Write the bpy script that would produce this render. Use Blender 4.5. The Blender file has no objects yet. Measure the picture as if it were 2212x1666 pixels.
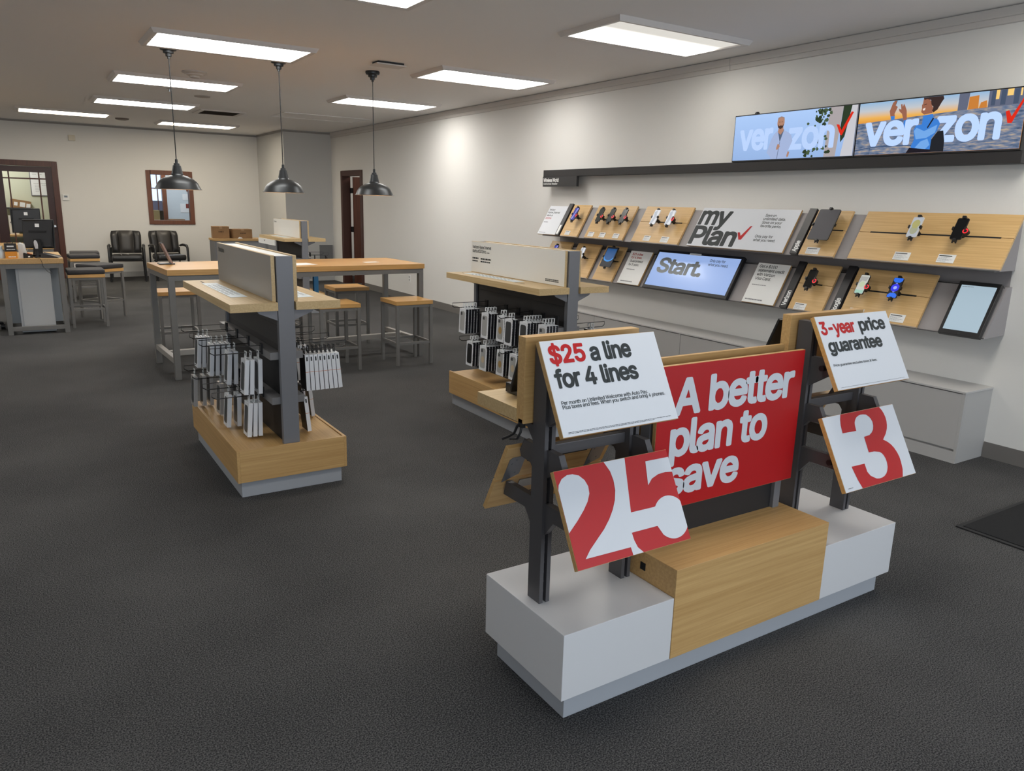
import bpy, bmesh, math, random
from mathutils import Vector, Matrix, geometry
PI = math.pi
random.seed(7)
scene = bpy.context.scene
COL = scene.collection

# ------------------------------------------------------------------ camera
cam_d = bpy.data.cameras.new('camera')
cam = bpy.data.objects.new('camera', cam_d)
COL.objects.link(cam)
scene.camera = cam
F_PX, YAW, PIT, ROLL, EYE = 1645.26, 0.572954, 0.232634, 0.025618, 1.56
cam_d.sensor_fit = 'HORIZONTAL'
cam_d.sensor_width = 36.0
cam_d.lens = F_PX * 36.0 / 2212.0
cam_d.clip_start, cam_d.clip_end = 0.05, 100
fw = Vector((math.sin(YAW) * math.cos(PIT), math.cos(YAW) * math.cos(PIT), -math.sin(PIT)))
rt = Vector((math.cos(YAW), -math.sin(YAW), 0))
up = rt.cross(fw)
r2 = math.cos(ROLL) * rt + math.sin(ROLL) * up
u2 = -math.sin(ROLL) * rt + math.cos(ROLL) * up
m = Matrix((r2, u2, -fw)).transposed().to_4x4()
m.translation = (0, 0, EYE)
cam.matrix_world = m

# ------------------------------------------------------------------ view, world, daylight
scene.view_settings.view_transform = 'Standard'
scene.view_settings.look = 'None'
scene.view_settings.gamma = 1.0
scene.view_settings.use_curve_mapping = False
scene.view_settings.exposure = 0.0
scene.cycles.use_denoising = True
scene.cycles.max_bounces = 10
scene.cycles.diffuse_bounces = 5
scene.cycles.glossy_bounces = 4
scene.cycles.sample_clamp_indirect = 6.0
LAMP = 10.0          # luminance of the ceiling troffers
DAY = 1.2           # daylight outside the shop front
world = bpy.data.worlds.new('world')
scene.world = world
world.use_nodes = True
wn = world.node_tree.nodes
wn['Background'].inputs['Color'].default_value = (0.74, 0.87, 1.0, 1)
wn['Background'].inputs['Strength'].default_value = DAY
ld = bpy.data.lights.new('shopfront_daylight', 'AREA')   # daylight coming in through the shop-front glazing
ld.shape = 'RECTANGLE'
ld.size, ld.size_y = 7.0, 2.1
ld.energy = 135.0
ld.color = (0.84, 0.92, 1.0)
lo = bpy.data.objects.new('shopfront_daylight', ld)
COL.objects.link(lo)
lo.location = (1.6, -3.15, 1.45)
lo.rotation_euler = (math.radians(112), 0, 0)


# ------------------------------------------------------------------ colours and materials
def lin(c):
    return tuple((v / 255 / 12.92) if v / 255 <= 0.04045 else ((v / 255 + 0.055) / 1.055) ** 2.4 for v in c)


MATS = {}


def mat(name, rgb, rough=0.5, metal=0.0, emit=None, spec=0.5, coat=0.0, bump=None, trans=0.0, alpha=1.0, noise=None):
    if name in MATS:
        return MATS[name]
    mt = bpy.data.materials.new(name)
    mt.use_nodes = True
    nt = mt.node_tree
    b = nt.nodes['Principled BSDF']
    b.inputs['Base Color'].default_value = (*lin(rgb), 1)
    b.inputs['Roughness'].default_value = rough
    b.inputs['Metallic'].default_value = metal
    b.inputs['Specular IOR Level'].default_value = spec
    b.inputs['Coat Weight'].default_value = coat
    b.inputs['Coat Roughness'].default_value = 0.06
    b.inputs['Transmission Weight'].default_value = trans
    b.inputs['Alpha'].default_value = alpha
    if emit is not None:
        b.inputs['Emission Color'].default_value = (*lin(rgb), 1)
        b.inputs['Emission Strength'].default_value = emit
        b.inputs['Base Color'].default_value = (*[v * 0.12 for v in lin(rgb)], 1)
    if bump or noise:
        tc = nt.nodes.new('ShaderNodeTexCoord')
        n = nt.nodes.new('ShaderNodeTexNoise')
        nt.links.new(tc.outputs['Object'], n.inputs['Vector'])
        n.inputs['Scale'].default_value = (bump or noise)[0]
        n.inputs['Detail'].default_value = 6
        if bump:
            bp = nt.nodes.new('ShaderNodeBump')
            bp.inputs['Strength'].default_value = bump[1]
            bp.inputs['Distance'].default_value = bump[2]
            nt.links.new(n.outputs['Fac'], bp.inputs['Height'])
            nt.links.new(bp.outputs['Normal'], b.inputs['Normal'])
        if noise:
            cr = nt.nodes.new('ShaderNodeValToRGB')
            k = noise[1]
            cr.color_ramp.elements[0].position, cr.color_ramp.elements[1].position = 0.3, 0.7
            cr.color_ramp.elements[0].color = (*lin([v * (1 - k) for v in rgb]), 1)
            cr.color_ramp.elements[1].color = (*lin([min(255, v * (1 + k)) for v in rgb]), 1)
            nt.links.new(n.outputs['Fac'], cr.inputs['Fac'])
            nt.links.new(cr.outputs['Color'], b.inputs['Base Color'])
    MATS[name] = mt
    return mt


def wood(name, dark, light, axis='X', rough=0.42, scale=1.0):
    if name + axis in MATS:
        return MATS[name + axis]
    mt = bpy.data.materials.new(name + '_' + axis)
    mt.use_nodes = True
    nt = mt.node_tree
    b = nt.nodes['Principled BSDF']
    tc = nt.nodes.new('ShaderNodeTexCoord')
    mp = nt.nodes.new('ShaderNodeMapping')
    s = [95.0 * scale] * 3
    s['XYZ'.index(axis)] = 2.2 * scale
    mp.inputs['Scale'].default_value = s
    n = nt.nodes.new('ShaderNodeTexNoise')
    n.inputs['Scale'].default_value = 1.0
    n.inputs['Detail'].default_value = 5
    n.inputs['Roughness'].default_value = 0.6
    n2 = nt.nodes.new('ShaderNodeTexNoise')
    mp2 = nt.nodes.new('ShaderNodeMapping')
    s2 = [9.0] * 3
    s2['XYZ'.index(axis)] = 0.7
    mp2.inputs['Scale'].default_value = s2
    n2.inputs['Scale'].default_value = 1.0
    mx = nt.nodes.new('ShaderNodeMath')
    mx.operation = 'MULTIPLY_ADD'
    mx.inputs[1].default_value = 0.16
    cr = nt.nodes.new('ShaderNodeValToRGB')
    cr.color_ramp.elements[0].position, cr.color_ramp.elements[1].position = 0.32, 0.84
    cr.color_ramp.elements[0].color = (*lin(dark), 1)
    cr.color_ramp.elements[1].color = (*lin(light), 1)
    L = nt.links.new
    L(tc.outputs['Object'], mp.inputs['Vector'])
    L(tc.outputs['Object'], mp2.inputs['Vector'])
    L(mp.outputs['Vector'], n.inputs['Vector'])
    L(mp2.outputs['Vector'], n2.inputs['Vector'])
    L(n2.outputs['Fac'], mx.inputs[0])
    L(n.outputs['Fac'], mx.inputs[2])
    L(mx.outputs['Value'], cr.inputs['Fac'])
    L(cr.outputs['Color'], b.inputs['Base Color'])
    b.inputs['Roughness'].default_value = rough
    MATS[name + axis] = mt
    return mt


def carpet(name, dark, light, scale=210.0):
    mt = bpy.data.materials.new(name)
    mt.use_nodes = True
    nt = mt.node_tree
    b = nt.nodes['Principled BSDF']
    tc = nt.nodes.new('ShaderNodeTexCoord')
    n = nt.nodes.new('ShaderNodeTexNoise')
    n.inputs['Scale'].default_value = scale
    n.inputs['Detail'].default_value = 3
    v = nt.nodes.new('ShaderNodeTexVoronoi')
    v.inputs['Scale'].default_value = scale * 1.3
    big = nt.nodes.new('ShaderNodeTexNoise')
    big.inputs['Scale'].default_value = 0.9
    big.inputs['Detail'].default_value = 4
    ad = nt.nodes.new('ShaderNodeMath')
    ad.operation = 'ADD'
    md = nt.nodes.new('ShaderNodeMath')
    md.operation = 'MULTIPLY_ADD'
    md.inputs[1].default_value = 0.25
    cr = nt.nodes.new('ShaderNodeValToRGB')
    cr.color_ramp.elements[0].position, cr.color_ramp.elements[1].position = 0.50, 0.76
    cr.color_ramp.elements[0].color = (*lin(dark), 1)
    cr.color_ramp.elements[1].color = (*lin(light), 1)
    bp = nt.nodes.new('ShaderNodeBump')
    bp.inputs['Strength'].default_value = 0.6
    bp.inputs['Distance'].default_value = 0.004
    L = nt.links.new
    for x in (n, v, big):
        L(tc.outputs['Object'], x.inputs['Vector'])
    L(big.outputs['Fac'], md.inputs[0])
    L(n.outputs['Fac'], md.inputs[2])
    L(md.outputs['Value'], cr.inputs['Fac'])
    L(cr.outputs['Color'], b.inputs['Base Color'])
    L(n.outputs['Fac'], ad.inputs[0])
    L(v.outputs['Distance'], ad.inputs[1])
    L(ad.outputs['Value'], bp.inputs['Height'])
    L(bp.outputs['Normal'], b.inputs['Normal'])
    b.inputs['Roughness'].default_value = 0.95
    b.inputs['Specular IOR Level'].default_value = 0.15
    return mt


OAK_D, OAK_L = (180, 140, 86), (208, 170, 114)
def oak(axis='X'):
    return wood('oak', OAK_D, OAK_L, axis)
def light_oak(axis='X'):
    return wood('light_oak', (194, 154, 98), (220, 184, 128), axis)
def pale_oak(axis='X'):
    return wood('pale_oak', (180, 150, 104), (206, 180, 134), axis)
def honey_oak(axis='X'):
    return wood('honey_oak', (190, 142, 78), (216, 170, 106), axis, 0.3)
def mahogany(axis='Z'):
    return wood('mahogany', (62, 32, 22), (98, 54, 36), axis, 0.4)

WHITE = mat('white_laminate', (212, 211, 212), 0.35)
SIGNW = mat('white_print', (206, 209, 215), 0.4)
RED = mat('red_print', (176, 14, 20), 0.4)
CORAL = RED
TYPE = mat('dark_type', (36, 42, 44), 0.5)
GREYTYPE = mat('grey_type', (120, 120, 124), 0.6)
POST = mat('graphite_metal', (84, 82, 84), 0.42, 0.25)
SLOT = mat('slot_black', (12, 12, 13), 0.7)
STEEL = mat('grey_steel', (122, 122, 126), 0.4, 0.35)
PLINTH = mat('grey_plinth', (165, 168, 174), 0.45)
BLACK = mat('black_plastic', (20, 20, 22), 0.4)
PANEL = mat('charcoal_panel', (30, 29, 31), 0.5)
SHELFG = mat('warm_grey_shelf', (152, 147, 147), 0.5)
CABG = mat('grey_cabinet', (176, 174, 172), 0.5)
WALLP = mat('wall_paint', (224, 222, 218), 0.75, bump=(60, 0.12, 0.004))
CEILP = mat('ceiling_paint', (242, 239, 237), 0.85)
CHROME = mat('chrome', (200, 200, 200), 0.2, 1.0)
PAPER = mat('paper', (232, 234, 236), 0.55)
PLAIN = mat('card_white', (230, 230, 228), 0.5)


# ------------------------------------------------------------------ mesh builder
class MB:
    def __init__(self):
        self.v, self.f, self.m, self.s = [], [], [], []

    def add(self, verts, faces, m=0, s=False):
        k = len(self.v)
        self.v += [tuple(p) for p in verts]
        self.f += [tuple(i + k for i in f) for f in faces]
        self.m += [m] * len(faces)
        self.s += [s] * len(faces)
        return self

    def box(self, x0, y0, z0, x1, y1, z1, m=0, M=None):
        if x0 > x1: x0, x1 = x1, x0
        if y0 > y1: y0, y1 = y1, y0
        if z0 > z1: z0, z1 = z1, z0
        vs = [Vector(p) for p in ((x0, y0, z0), (x1, y0, z0), (x1, y1, z0), (x0, y1, z0), (x0, y0, z1), (x1, y0, z1), (x1, y1, z1), (x0, y1, z1))]
        if M is not None:
            vs = [M @ p for p in vs]
        # face order: bottom, top, -y, +x, +y, -x
        ms = m if isinstance(m, (list, tuple)) else [m] * 6
        for fc, mm in zip(((0, 3, 2, 1), (4, 5, 6, 7), (0, 1, 5, 4), (1, 2, 6, 5), (2, 3, 7, 6), (3, 0, 4, 7)), ms):
            self.add([vs[i] for i in fc], [(0, 1, 2, 3)], mm)
        return self

    def prism(self, pts, axis, a0, a1, m=0):
        """closed outline pts (2D) pushed along axis; 2D axes are the other two in xyz order"""
        def P(p, a):
            return {'x': (a, p[0], p[1]), 'y': (p[0], a, p[1]), 'z': (p[0], p[1], a)}[axis]
        n = len(pts)
        vs = [P(p, a0) for p in pts] + [P(p, a1) for p in pts]
        fs = [(i, (i + 1) % n, (i + 1) % n + n, i + n) for i in range(n)]
        tri = geometry.tessellate_polygon([[Vector((p[0], p[1], 0)) for p in pts]])
        fs += [tuple(t) for t in tri] + [tuple(i + n for i in reversed(t)) for t in tri]
        return self.add(vs, fs, m)

    def tube(self, path, r, seg=8, m=0, cap=True):
        path = [Vector(p) for p in path]
        n = len(path)
        rings = []
        ref = None
        for i, p in enumerate(path):
            d = (path[min(i + 1, n - 1)] - path[max(i - 1, 0)]).normalized()
            if ref is None:
                ref = Vector((0, 0, 1)) if abs(d.z) < 0.9 else Vector((1, 0, 0))
            a = d.cross(ref).normalized()
            b = d.cross(a).normalized()
            ref = a.cross(d)
            rr = r[i] if isinstance(r, (list, tuple)) else r
            rings.append([p + rr * (math.cos(t) * a + math.sin(t) * b) for t in (2 * PI * j / seg for j in range(seg))])
        vs = [q for rg in rings for q in rg]
        fs = [(i * seg + j, i * seg + (j + 1) % seg, (i + 1) * seg + (j + 1) % seg, (i + 1) * seg + j) for i in range(n - 1) for j in range(seg)]
        if cap:
            fs += [tuple(range(seg)), tuple((n - 1) * seg + j for j in reversed(range(seg)))]
        return self.add(vs, fs, m, True)

    def lathe(self, prof, c=(0, 0, 0), seg=40, m=0):
        n = len(prof)
        vs = [(c[0] + r * math.cos(2 * PI * j / seg), c[1] + r * math.sin(2 * PI * j / seg), c[2] + z) for r, z in prof for j in range(seg)]
        fs = [(i * seg + j, i * seg + (j + 1) % seg, (i + 1) * seg + (j + 1) % seg, (i + 1) * seg + j) for i in range(n - 1) for j in range(seg)]
        return self.add(vs, fs, m, True)

    def poly(self, pts, y=0.0, m=0, holes=()):
        """flat shape in the local XZ plane, facing -Y"""
        loops = [[Vector((p[0], p[1], 0)) for p in L] for L in [pts, *holes]]
        flat = [p for L in loops for p in L]
        tri = geometry.tessellate_polygon(loops)
        vs = [(p.x, y, p.y) for p in flat]
        fs = []
        for a, b, c in tri:
            A, B, C_ = flat[a], flat[b], flat[c]
            fs.append((a, b, c) if (B - A).to_2d().cross((C_ - A).to_2d()) > 0 else (a, c, b))
        return self.add(vs, fs, m)

    def rect(self, x0, z0, x1, z1, y=0.0, m=0):
        return self.add([(x0, y, z0), (x1, y, z0), (x1, y, z1), (x0, y, z1)], [(0, 1, 2, 3)], m)

    def build(self, name, mats, parent=None, bevel=0.0, M=None):
        me = bpy.data.meshes.new(name)
        me.from_pydata(self.v, [], self.f)
        mats = mats if isinstance(mats, (list, tuple)) else [mats]
        for x in mats:
            me.materials.append(x)
        me.polygons.foreach_set('material_index', self.m)
        bm = bmesh.new()
        bm.from_mesh(me)
        bmesh.ops.remove_doubles(bm, verts=bm.verts, dist=1e-6)
        if bevel:
            es = [e for e in bm.edges if len(e.link_faces) == 2 and e.calc_face_angle(0) > 0.6]
            bmesh.ops.bevel(bm, geom=es, offset=bevel, segments=2, affect='EDGES', profile=0.6, clamp_overlap=True)
        bm.to_mesh(me)
        bm.free()
        if any(self.s):
            for p in me.polygons:
                p.use_smooth = True
            try:
                me.set_sharp_from_angle(angle=0.7)
            except Exception:
                pass
        o = bpy.data.objects.new(name, me)
        COL.objects.link(o)
        if parent is not None:
            o.parent = parent
        if M is not None:
            o.matrix_basis = M
        return o


def box(*a, m=0):
    return MB().box(*a, m=m)


def tag(o, label, cat, group=None):
    o['label'], o['category'] = label, cat
    if group:
        o['group'] = group
    return o


def thing(name, label, cat, loc=(0, 0, 0), group=None, rz=0.0, M=None):
    o = bpy.data.objects.new(name, None)
    o.empty_display_size = 0.1
    COL.objects.link(o)
    o.matrix_basis = M if M is not None else Matrix.Translation(loc) @ Matrix.Rotation(rz, 4, 'Z')
    return tag(o, label, cat, group)


def struct(name, mb, mt, parent=None, bevel=0.0):
    o = mb.build(name, mt, parent, bevel)
    o['kind'] = 'structure'
    return o


def dup(root, label=None, group=None, M=None):
    r = root.copy()
    COL.objects.link(r)
    for ch in list(root.children):
        c = ch.copy()
        COL.objects.link(c)
        c.parent = r
        for g in list(ch.children):
            d = g.copy()
            COL.objects.link(d)
            d.parent = c
    if label: r['label'] = label
    if group: r['group'] = group
    if M is not None: r.matrix_basis = M
    return r


def frame(o, X, Z):
    X = Vector(X).normalized()
    Z = Vector(Z).normalized()
    Y = Z.cross(X)
    M = Matrix((X, Y, Z)).transposed().to_4x4()
    M.translation = o
    return M


def T(x, y, z):
    return Matrix.Translation((x, y, z))


# ------------------------------------------------------------------ lettering (outlines of a plain grotesque, two weights)
GLYPHS_B = {
    'a': (195, [[70,-18,59,-17,37,-9,24,-1,14,9,8,20,2,40,2,68,3,76,12,95,22,104,34,111,54,118,70,122,121,128,123,130,123,135,119,143,110,150,95,152,80,148,75,145,67,137,60,127,52,124,45,123,21,130,10,135,7,143,7,149,16,170,20,176,31,187,49,197,66,203,84,206,110,206,121,204,148,195,157,189,167,179,172,173,179,154,183,135,182,-2,179,-10,170,-14,137,-14,127,-10,126,-7,124,-7,107,-15,99,-17,90,-19], [75,38,95,38,108,43,117,52,122,59,123,65,123,74,98,70,90,70,74,67,67,63,61,57,60,52,61,48,68,41]]),
    'b': (212, [[107,-18,90,-15,70,-6,68,-7,66,-10,57,-14,26,-14,16,-10,13,-2,12,255,16,265,24,268,57,269,67,265,70,255,71,196,84,201,101,206,127,206,143,203,159,197,172,188,187,173,198,152,206,130,209,109,209,80,208,76,208,68,203,48,197,32,189,18,176,3,157,-9,132,-17,126,-17,121,-19], [103,38,115,38,123,39,138,52,145,65,150,87,150,102,148,112,145,124,142,130,130,145,124,148,118,150,102,150,91,145,80,134,75,126,70,102,70,87,75,63,80,55,91,44,98,39]]),
    'c': (198, [[95,-18,76,-15,52,-6,35,6,24,20,14,37,5,65,3,77,3,110,8,135,13,148,27,173,38,184,46,190,74,203,90,206,116,206,138,201,162,190,168,186,178,176,186,165,193,146,193,135,190,127,182,124,157,117,151,117,141,121,136,132,130,140,118,148,112,150,95,150,87,147,79,141,72,132,68,124,64,113,62,104,62,84,68,63,73,55,84,44,90,39,98,38,110,38,123,43,134,53,141,68,151,72,160,72,179,67,191,62,195,54,195,48,189,29,182,18,175,9,163,-1,152,-7,137,-14,110,-19]]),
    'd': (212, [[90,-18,77,-17,49,-6,38,2,28,12,21,23,14,35,7,57,3,77,3,112,10,141,18,160,26,173,41,188,54,197,70,203,85,206,110,206,120,204,140,196,141,255,144,265,154,269,188,268,196,265,200,255,200,-2,196,-10,187,-14,155,-14,146,-10,145,-7,143,-6,123,-15,116,-17,104,-19], [95,38,107,38,115,39,121,44,132,55,137,65,141,77,142,99,141,104,141,112,137,124,130,136,123,144,116,148,110,150,95,150,84,145,73,135,69,129,66,121,62,105,62,84,68,63,73,55,84,44,90,39]]),
    'e': (202, [[98,-18,77,-15,60,-9,45,-1,35,6,24,19,14,37,8,52,5,65,3,76,3,110,8,135,14,151,23,167,40,186,57,197,79,204,90,206,115,206,137,201,157,192,170,183,181,170,190,151,197,132,200,110,200,84,196,74,187,70,65,70,66,65,69,59,79,47,91,39,99,38,113,38,124,41,132,47,142,63,152,67,182,61,190,57,193,55,197,48,197,41,187,20,183,13,171,2,152,-9,135,-15,113,-19], [67,126,136,126,136,129,126,141,113,150,102,152,91,150,80,143,73,136]]),
    'f': (127, [[38,-14,30,-10,27,-1,27,148,24,150,2,150,-7,154,-11,163,-11,191,-7,199,1,203,26,204,27,229,33,248,39,257,52,268,71,276,90,280,99,280,120,276,132,271,136,262,136,257,126,227,124,224,115,220,98,223,91,222,86,216,84,209,85,204,87,203,115,203,124,199,128,190,128,163,124,154,116,150,87,150,84,148,84,-2,81,-10,73,-14]]),
    'g': (213, [[84,-89,63,-84,48,-78,35,-70,20,-55,14,-46,11,-37,11,-32,14,-24,40,-10,48,-7,52,-6,62,-10,74,-25,87,-32,95,-34,112,-34,120,-32,129,-28,136,-21,140,-13,142,-2,141,-1,140,-2,127,-7,115,-11,80,-11,63,-6,43,3,28,16,19,29,14,38,5,68,5,74,3,79,3,113,7,132,10,141,18,160,27,174,41,189,66,201,85,206,112,206,129,201,143,195,145,196,146,199,155,203,188,203,196,199,200,190,200,-20,195,-38,189,-52,184,-59,173,-70,155,-79,138,-86,121,-89], [94,45,110,44,116,46,126,52,134,62,139,71,141,79,142,88,142,104,137,126,132,134,121,145,112,150,95,150,88,148,82,144,69,129,64,116,62,107,62,87,66,71,71,61,82,50,88,46]]),
    'i': (83, [[24,-14,16,-10,12,-1,12,190,16,199,24,203,57,203,67,199,70,190,70,-1,67,-10,59,-14], [32,208,18,214,13,220,7,235,7,248,13,263,20,270,37,276,48,276,66,268,70,265,77,249,76,232,72,221,63,213,51,208]]),
    'l': (95, [[60,-15,46,-12,30,-5,22,4,14,21,12,29,12,255,16,265,26,269,59,268,66,265,70,257,70,49,73,41,87,40,96,36,100,27,105,4,104,-1,101,-9,98,-11,90,-14,79,-16]]),
    'm': (305, [[24,-14,16,-10,12,-1,12,190,16,199,26,203,57,203,66,199,68,196,70,196,76,200,93,206,113,208,126,206,143,200,151,195,160,187,173,195,190,203,202,206,223,208,241,204,254,200,263,195,274,186,284,170,290,152,292,143,292,-1,288,-10,279,-14,248,-14,238,-10,234,-1,234,126,233,135,230,140,225,146,218,150,210,152,199,150,195,148,185,137,183,132,181,124,181,-1,178,-10,168,-14,137,-14,127,-10,123,-1,123,130,120,140,115,145,109,150,99,152,91,150,85,146,77,139,72,129,72,123,70,118,70,-1,67,-10,57,-14]]),
    'n': (205, [[24,-14,16,-10,12,-1,12,190,16,199,26,203,57,203,66,199,68,196,70,195,84,201,102,206,126,206,141,203,166,190,174,183,182,170,189,154,192,138,192,-1,189,-10,179,-14,148,-14,138,-10,134,-1,134,120,132,130,129,137,120,147,112,150,98,150,91,148,85,144,77,135,74,130,72,124,72,118,70,113,70,-1,67,-10,57,-14]]),
    'o': (208, [[95,-18,76,-15,52,-6,35,6,24,20,14,37,5,65,3,77,3,110,8,135,13,148,27,173,38,184,46,190,74,203,90,206,118,206,138,201,162,190,178,176,184,168,193,151,201,129,205,109,205,79,200,54,192,34,182,18,173,6,155,-6,132,-15,110,-19], [95,38,110,38,118,39,124,44,137,59,142,68,145,84,145,104,140,124,129,141,121,147,113,150,93,150,79,141,68,124,62,104,62,84,68,63,73,55,84,44,90,39]]),
    'p': (212, [[24,-86,16,-82,12,-73,12,190,16,199,26,203,57,203,66,199,68,196,70,195,84,201,101,206,127,206,143,203,159,197,172,188,187,173,198,152,206,130,209,109,209,80,204,52,197,32,188,17,176,3,163,-6,140,-15,121,-19,109,-19,90,-15,71,-7,70,-73,67,-82,57,-86], [103,38,115,38,123,39,138,52,145,65,150,87,150,102,148,112,145,124,142,130,130,145,124,148,118,150,102,150,91,145,80,134,75,126,70,102,70,87,75,63,80,55,91,44,98,39]]),
    'r': (130, [[24,-14,16,-10,12,-1,12,190,16,199,26,203,57,203,70,197,82,203,95,206,123,206,132,203,136,193,136,160,132,151,123,147,113,148,98,148,91,147,84,142,76,134,72,127,70,118,70,-1,67,-10,57,-14]]),
    's': (182, [[82,-18,79,-17,68,-17,45,-9,32,-3,20,7,11,21,5,38,5,48,8,57,18,62,41,67,49,67,57,63,61,54,71,42,82,38,101,38,107,39,112,42,120,50,120,52,113,59,109,62,60,74,38,83,27,91,19,101,11,118,9,126,9,148,14,163,21,176,32,188,38,192,59,201,71,205,79,206,109,206,124,203,140,197,153,188,159,182,165,174,175,152,175,143,171,134,163,130,148,127,140,125,130,125,123,129,116,141,108,149,102,152,84,151,76,147,69,140,69,137,74,131,79,128,130,115,146,109,159,102,168,91,176,76,180,63,180,43,176,30,170,16,166,10,151,-3,138,-9,121,-15,99,-19]]),
    't': (114, [[68,-15,57,-12,40,-4,30,5,25,13,19,34,19,148,16,150,2,150,-7,154,-11,163,-11,190,-7,199,2,203,18,204,19,238,23,246,32,250,63,250,73,246,77,237,77,204,104,203,112,199,116,190,116,163,112,154,102,150,79,150,77,148,77,49,78,43,82,39,102,41,112,37,115,29,120,7,120,-2,116,-10,102,-15]]),
    'u': (205, [[82,-17,71,-15,62,-12,41,-2,30,9,25,15,16,37,12,52,12,190,16,199,26,203,57,203,67,199,70,190,70,73,72,60,74,55,79,49,87,43,96,39,104,39,112,41,121,47,129,57,133,65,134,74,134,190,138,199,148,203,179,203,188,199,192,190,192,-1,189,-10,179,-14,148,-14,138,-10,137,-7,135,-5,110,-15,98,-17]]),
    'v': (195, [[79,-14,69,-9,2,166,-5,185,-4,191,-1,199,9,203,43,203,54,198,94,87,98,82,141,199,151,203,187,203,196,199,200,191,200,185,124,-10,115,-14]]),
    'y': (195, [[27,-86,14,-80,9,-70,16,-41,19,-34,29,-30,41,-30,46,-31,51,-29,55,-25,61,-16,65,-4,66,1,-3,179,-5,190,-1,199,9,203,43,203,54,198,94,87,98,82,141,199,151,203,187,203,196,199,200,191,200,185,118,-27,106,-55,102,-62,89,-74,68,-84,60,-86]]),
    'z': (190, [[18,-14,10,-10,6,-1,6,24,10,34,95,142,96,146,23,147,13,151,9,160,9,190,13,199,23,203,166,203,176,199,180,190,180,163,175,151,95,47,93,43,170,42,179,39,183,29,183,-1,179,-10,170,-14]]),
    'A': (240, [[5,-14,-3,-10,-6,-2,-6,4,90,265,99,269,138,269,148,265,151,260,159,240,245,5,245,-1,242,-10,232,-14,196,-14,187,-10,162,56,79,56,77,55,62,12,53,-10,43,-14], [99,115,140,115,140,118,136,132,120,176,118,174,99,118]]),
    'G': (260, [[115,-17,99,-14,68,-1,52,9,39,23,30,35,22,49,9,87,6,107,6,148,11,176,24,209,34,225,51,244,71,257,99,268,118,272,148,272,171,267,191,259,213,245,227,232,236,220,245,199,251,179,251,173,248,165,240,161,201,161,193,165,184,184,174,197,165,204,154,211,137,214,129,214,118,212,105,207,93,198,82,186,72,168,69,159,66,137,66,118,69,96,74,82,82,69,93,56,112,44,127,41,141,41,157,44,170,52,181,63,186,70,190,79,191,85,140,86,130,90,127,99,127,129,130,138,140,142,240,142,249,139,253,129,253,85,250,66,245,52,237,35,223,16,211,5,195,-4,163,-15,152,-17]]),
    'P': (222, [[27,-14,19,-10,16,-1,16,255,19,265,29,269,130,269,151,265,168,259,180,253,193,243,204,229,212,212,217,195,217,188,219,184,219,163,217,159,217,152,211,132,203,116,198,110,188,100,177,93,149,82,140,80,129,80,124,78,77,78,77,-1,73,-10,63,-14], [77,137,127,136,135,138,143,142,153,152,158,166,158,180,156,190,149,200,137,209,129,211,123,211,118,212,77,212]]),
    'S': (223, [[96,-18,77,-15,59,-9,43,-1,33,5,27,12,18,24,8,46,5,63,5,70,8,79,18,83,52,83,62,79,67,70,68,63,71,57,79,48,88,43,102,39,121,39,130,41,141,46,148,50,157,62,157,76,148,85,137,92,71,111,45,124,38,128,25,141,16,160,12,171,12,201,16,213,25,234,34,245,45,253,55,259,87,270,99,272,129,272,146,268,168,261,184,251,193,244,203,230,212,209,214,201,214,188,210,179,201,175,166,175,158,179,153,195,144,205,132,212,115,216,99,214,93,212,80,204,72,193,72,184,79,175,93,166,154,148,182,136,194,127,203,118,209,109,214,98,217,88,219,76,219,62,215,45,207,26,200,15,190,5,179,-3,157,-12,138,-17,130,-17,126,-19]]),
    'V': (240, [[99,-14,91,-10,83,9,-4,246,-6,255,-3,265,7,269,43,269,53,265,59,251,107,115,119,79,121,78,180,249,186,265,196,269,232,269,241,265,245,257,245,249,151,-7,149,-10,140,-14]]),
    'W': (343, [[74,-14,66,-10,63,-2,-6,251,-6,257,-3,265,7,269,41,269,51,265,53,263,61,238,93,112,96,101,98,101,138,254,143,265,152,269,191,269,201,265,204,257,243,109,246,99,251,115,286,254,291,265,301,269,335,269,345,265,348,255,348,248,284,13,276,-10,266,-14,227,-14,218,-11,216,-9,210,10,173,148,171,150,132,7,126,-10,116,-14]]),
    '2': (227, [[29,-14,21,-10,17,-1,17,24,21,34,28,43,50,65,53,70,98,116,129,150,139,163,143,173,145,179,145,193,139,204,129,212,116,216,105,215,93,211,83,201,78,190,78,179,74,171,65,167,30,168,22,171,19,180,19,195,20,202,28,226,37,239,52,254,66,262,88,270,99,272,126,272,137,270,159,262,177,251,187,240,197,224,203,207,205,198,205,176,203,165,197,148,189,132,177,116,142,76,111,43,196,42,205,39,209,29,209,-1,206,-10,196,-14]]),
    '3': (227, [[90,-17,76,-14,51,-4,38,4,25,16,14,35,8,55,8,66,11,76,21,80,57,79,65,76,72,57,84,46,88,43,95,41,102,39,116,39,132,44,146,56,150,66,150,80,147,88,142,95,137,100,126,106,112,109,77,109,68,113,64,123,64,151,68,160,105,202,111,212,34,212,24,216,20,226,21,257,24,265,34,269,188,268,196,265,200,255,200,229,197,220,194,215,148,165,143,157,160,151,182,139,191,130,198,120,207,98,211,80,211,63,207,46,200,27,193,17,180,5,170,-3,148,-12,135,-16,126,-17]]),
    '4': (227, [[138,-14,130,-10,127,-2,126,39,18,39,10,43,7,51,6,82,10,91,18,105,112,264,123,269,155,269,165,265,168,257,169,251,165,241,91,116,80,98,80,96,126,96,127,160,130,170,140,173,174,173,182,170,186,160,186,96,207,95,217,91,220,82,220,52,217,43,209,39,186,38,186,-1,182,-10,173,-14]]),
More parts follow.
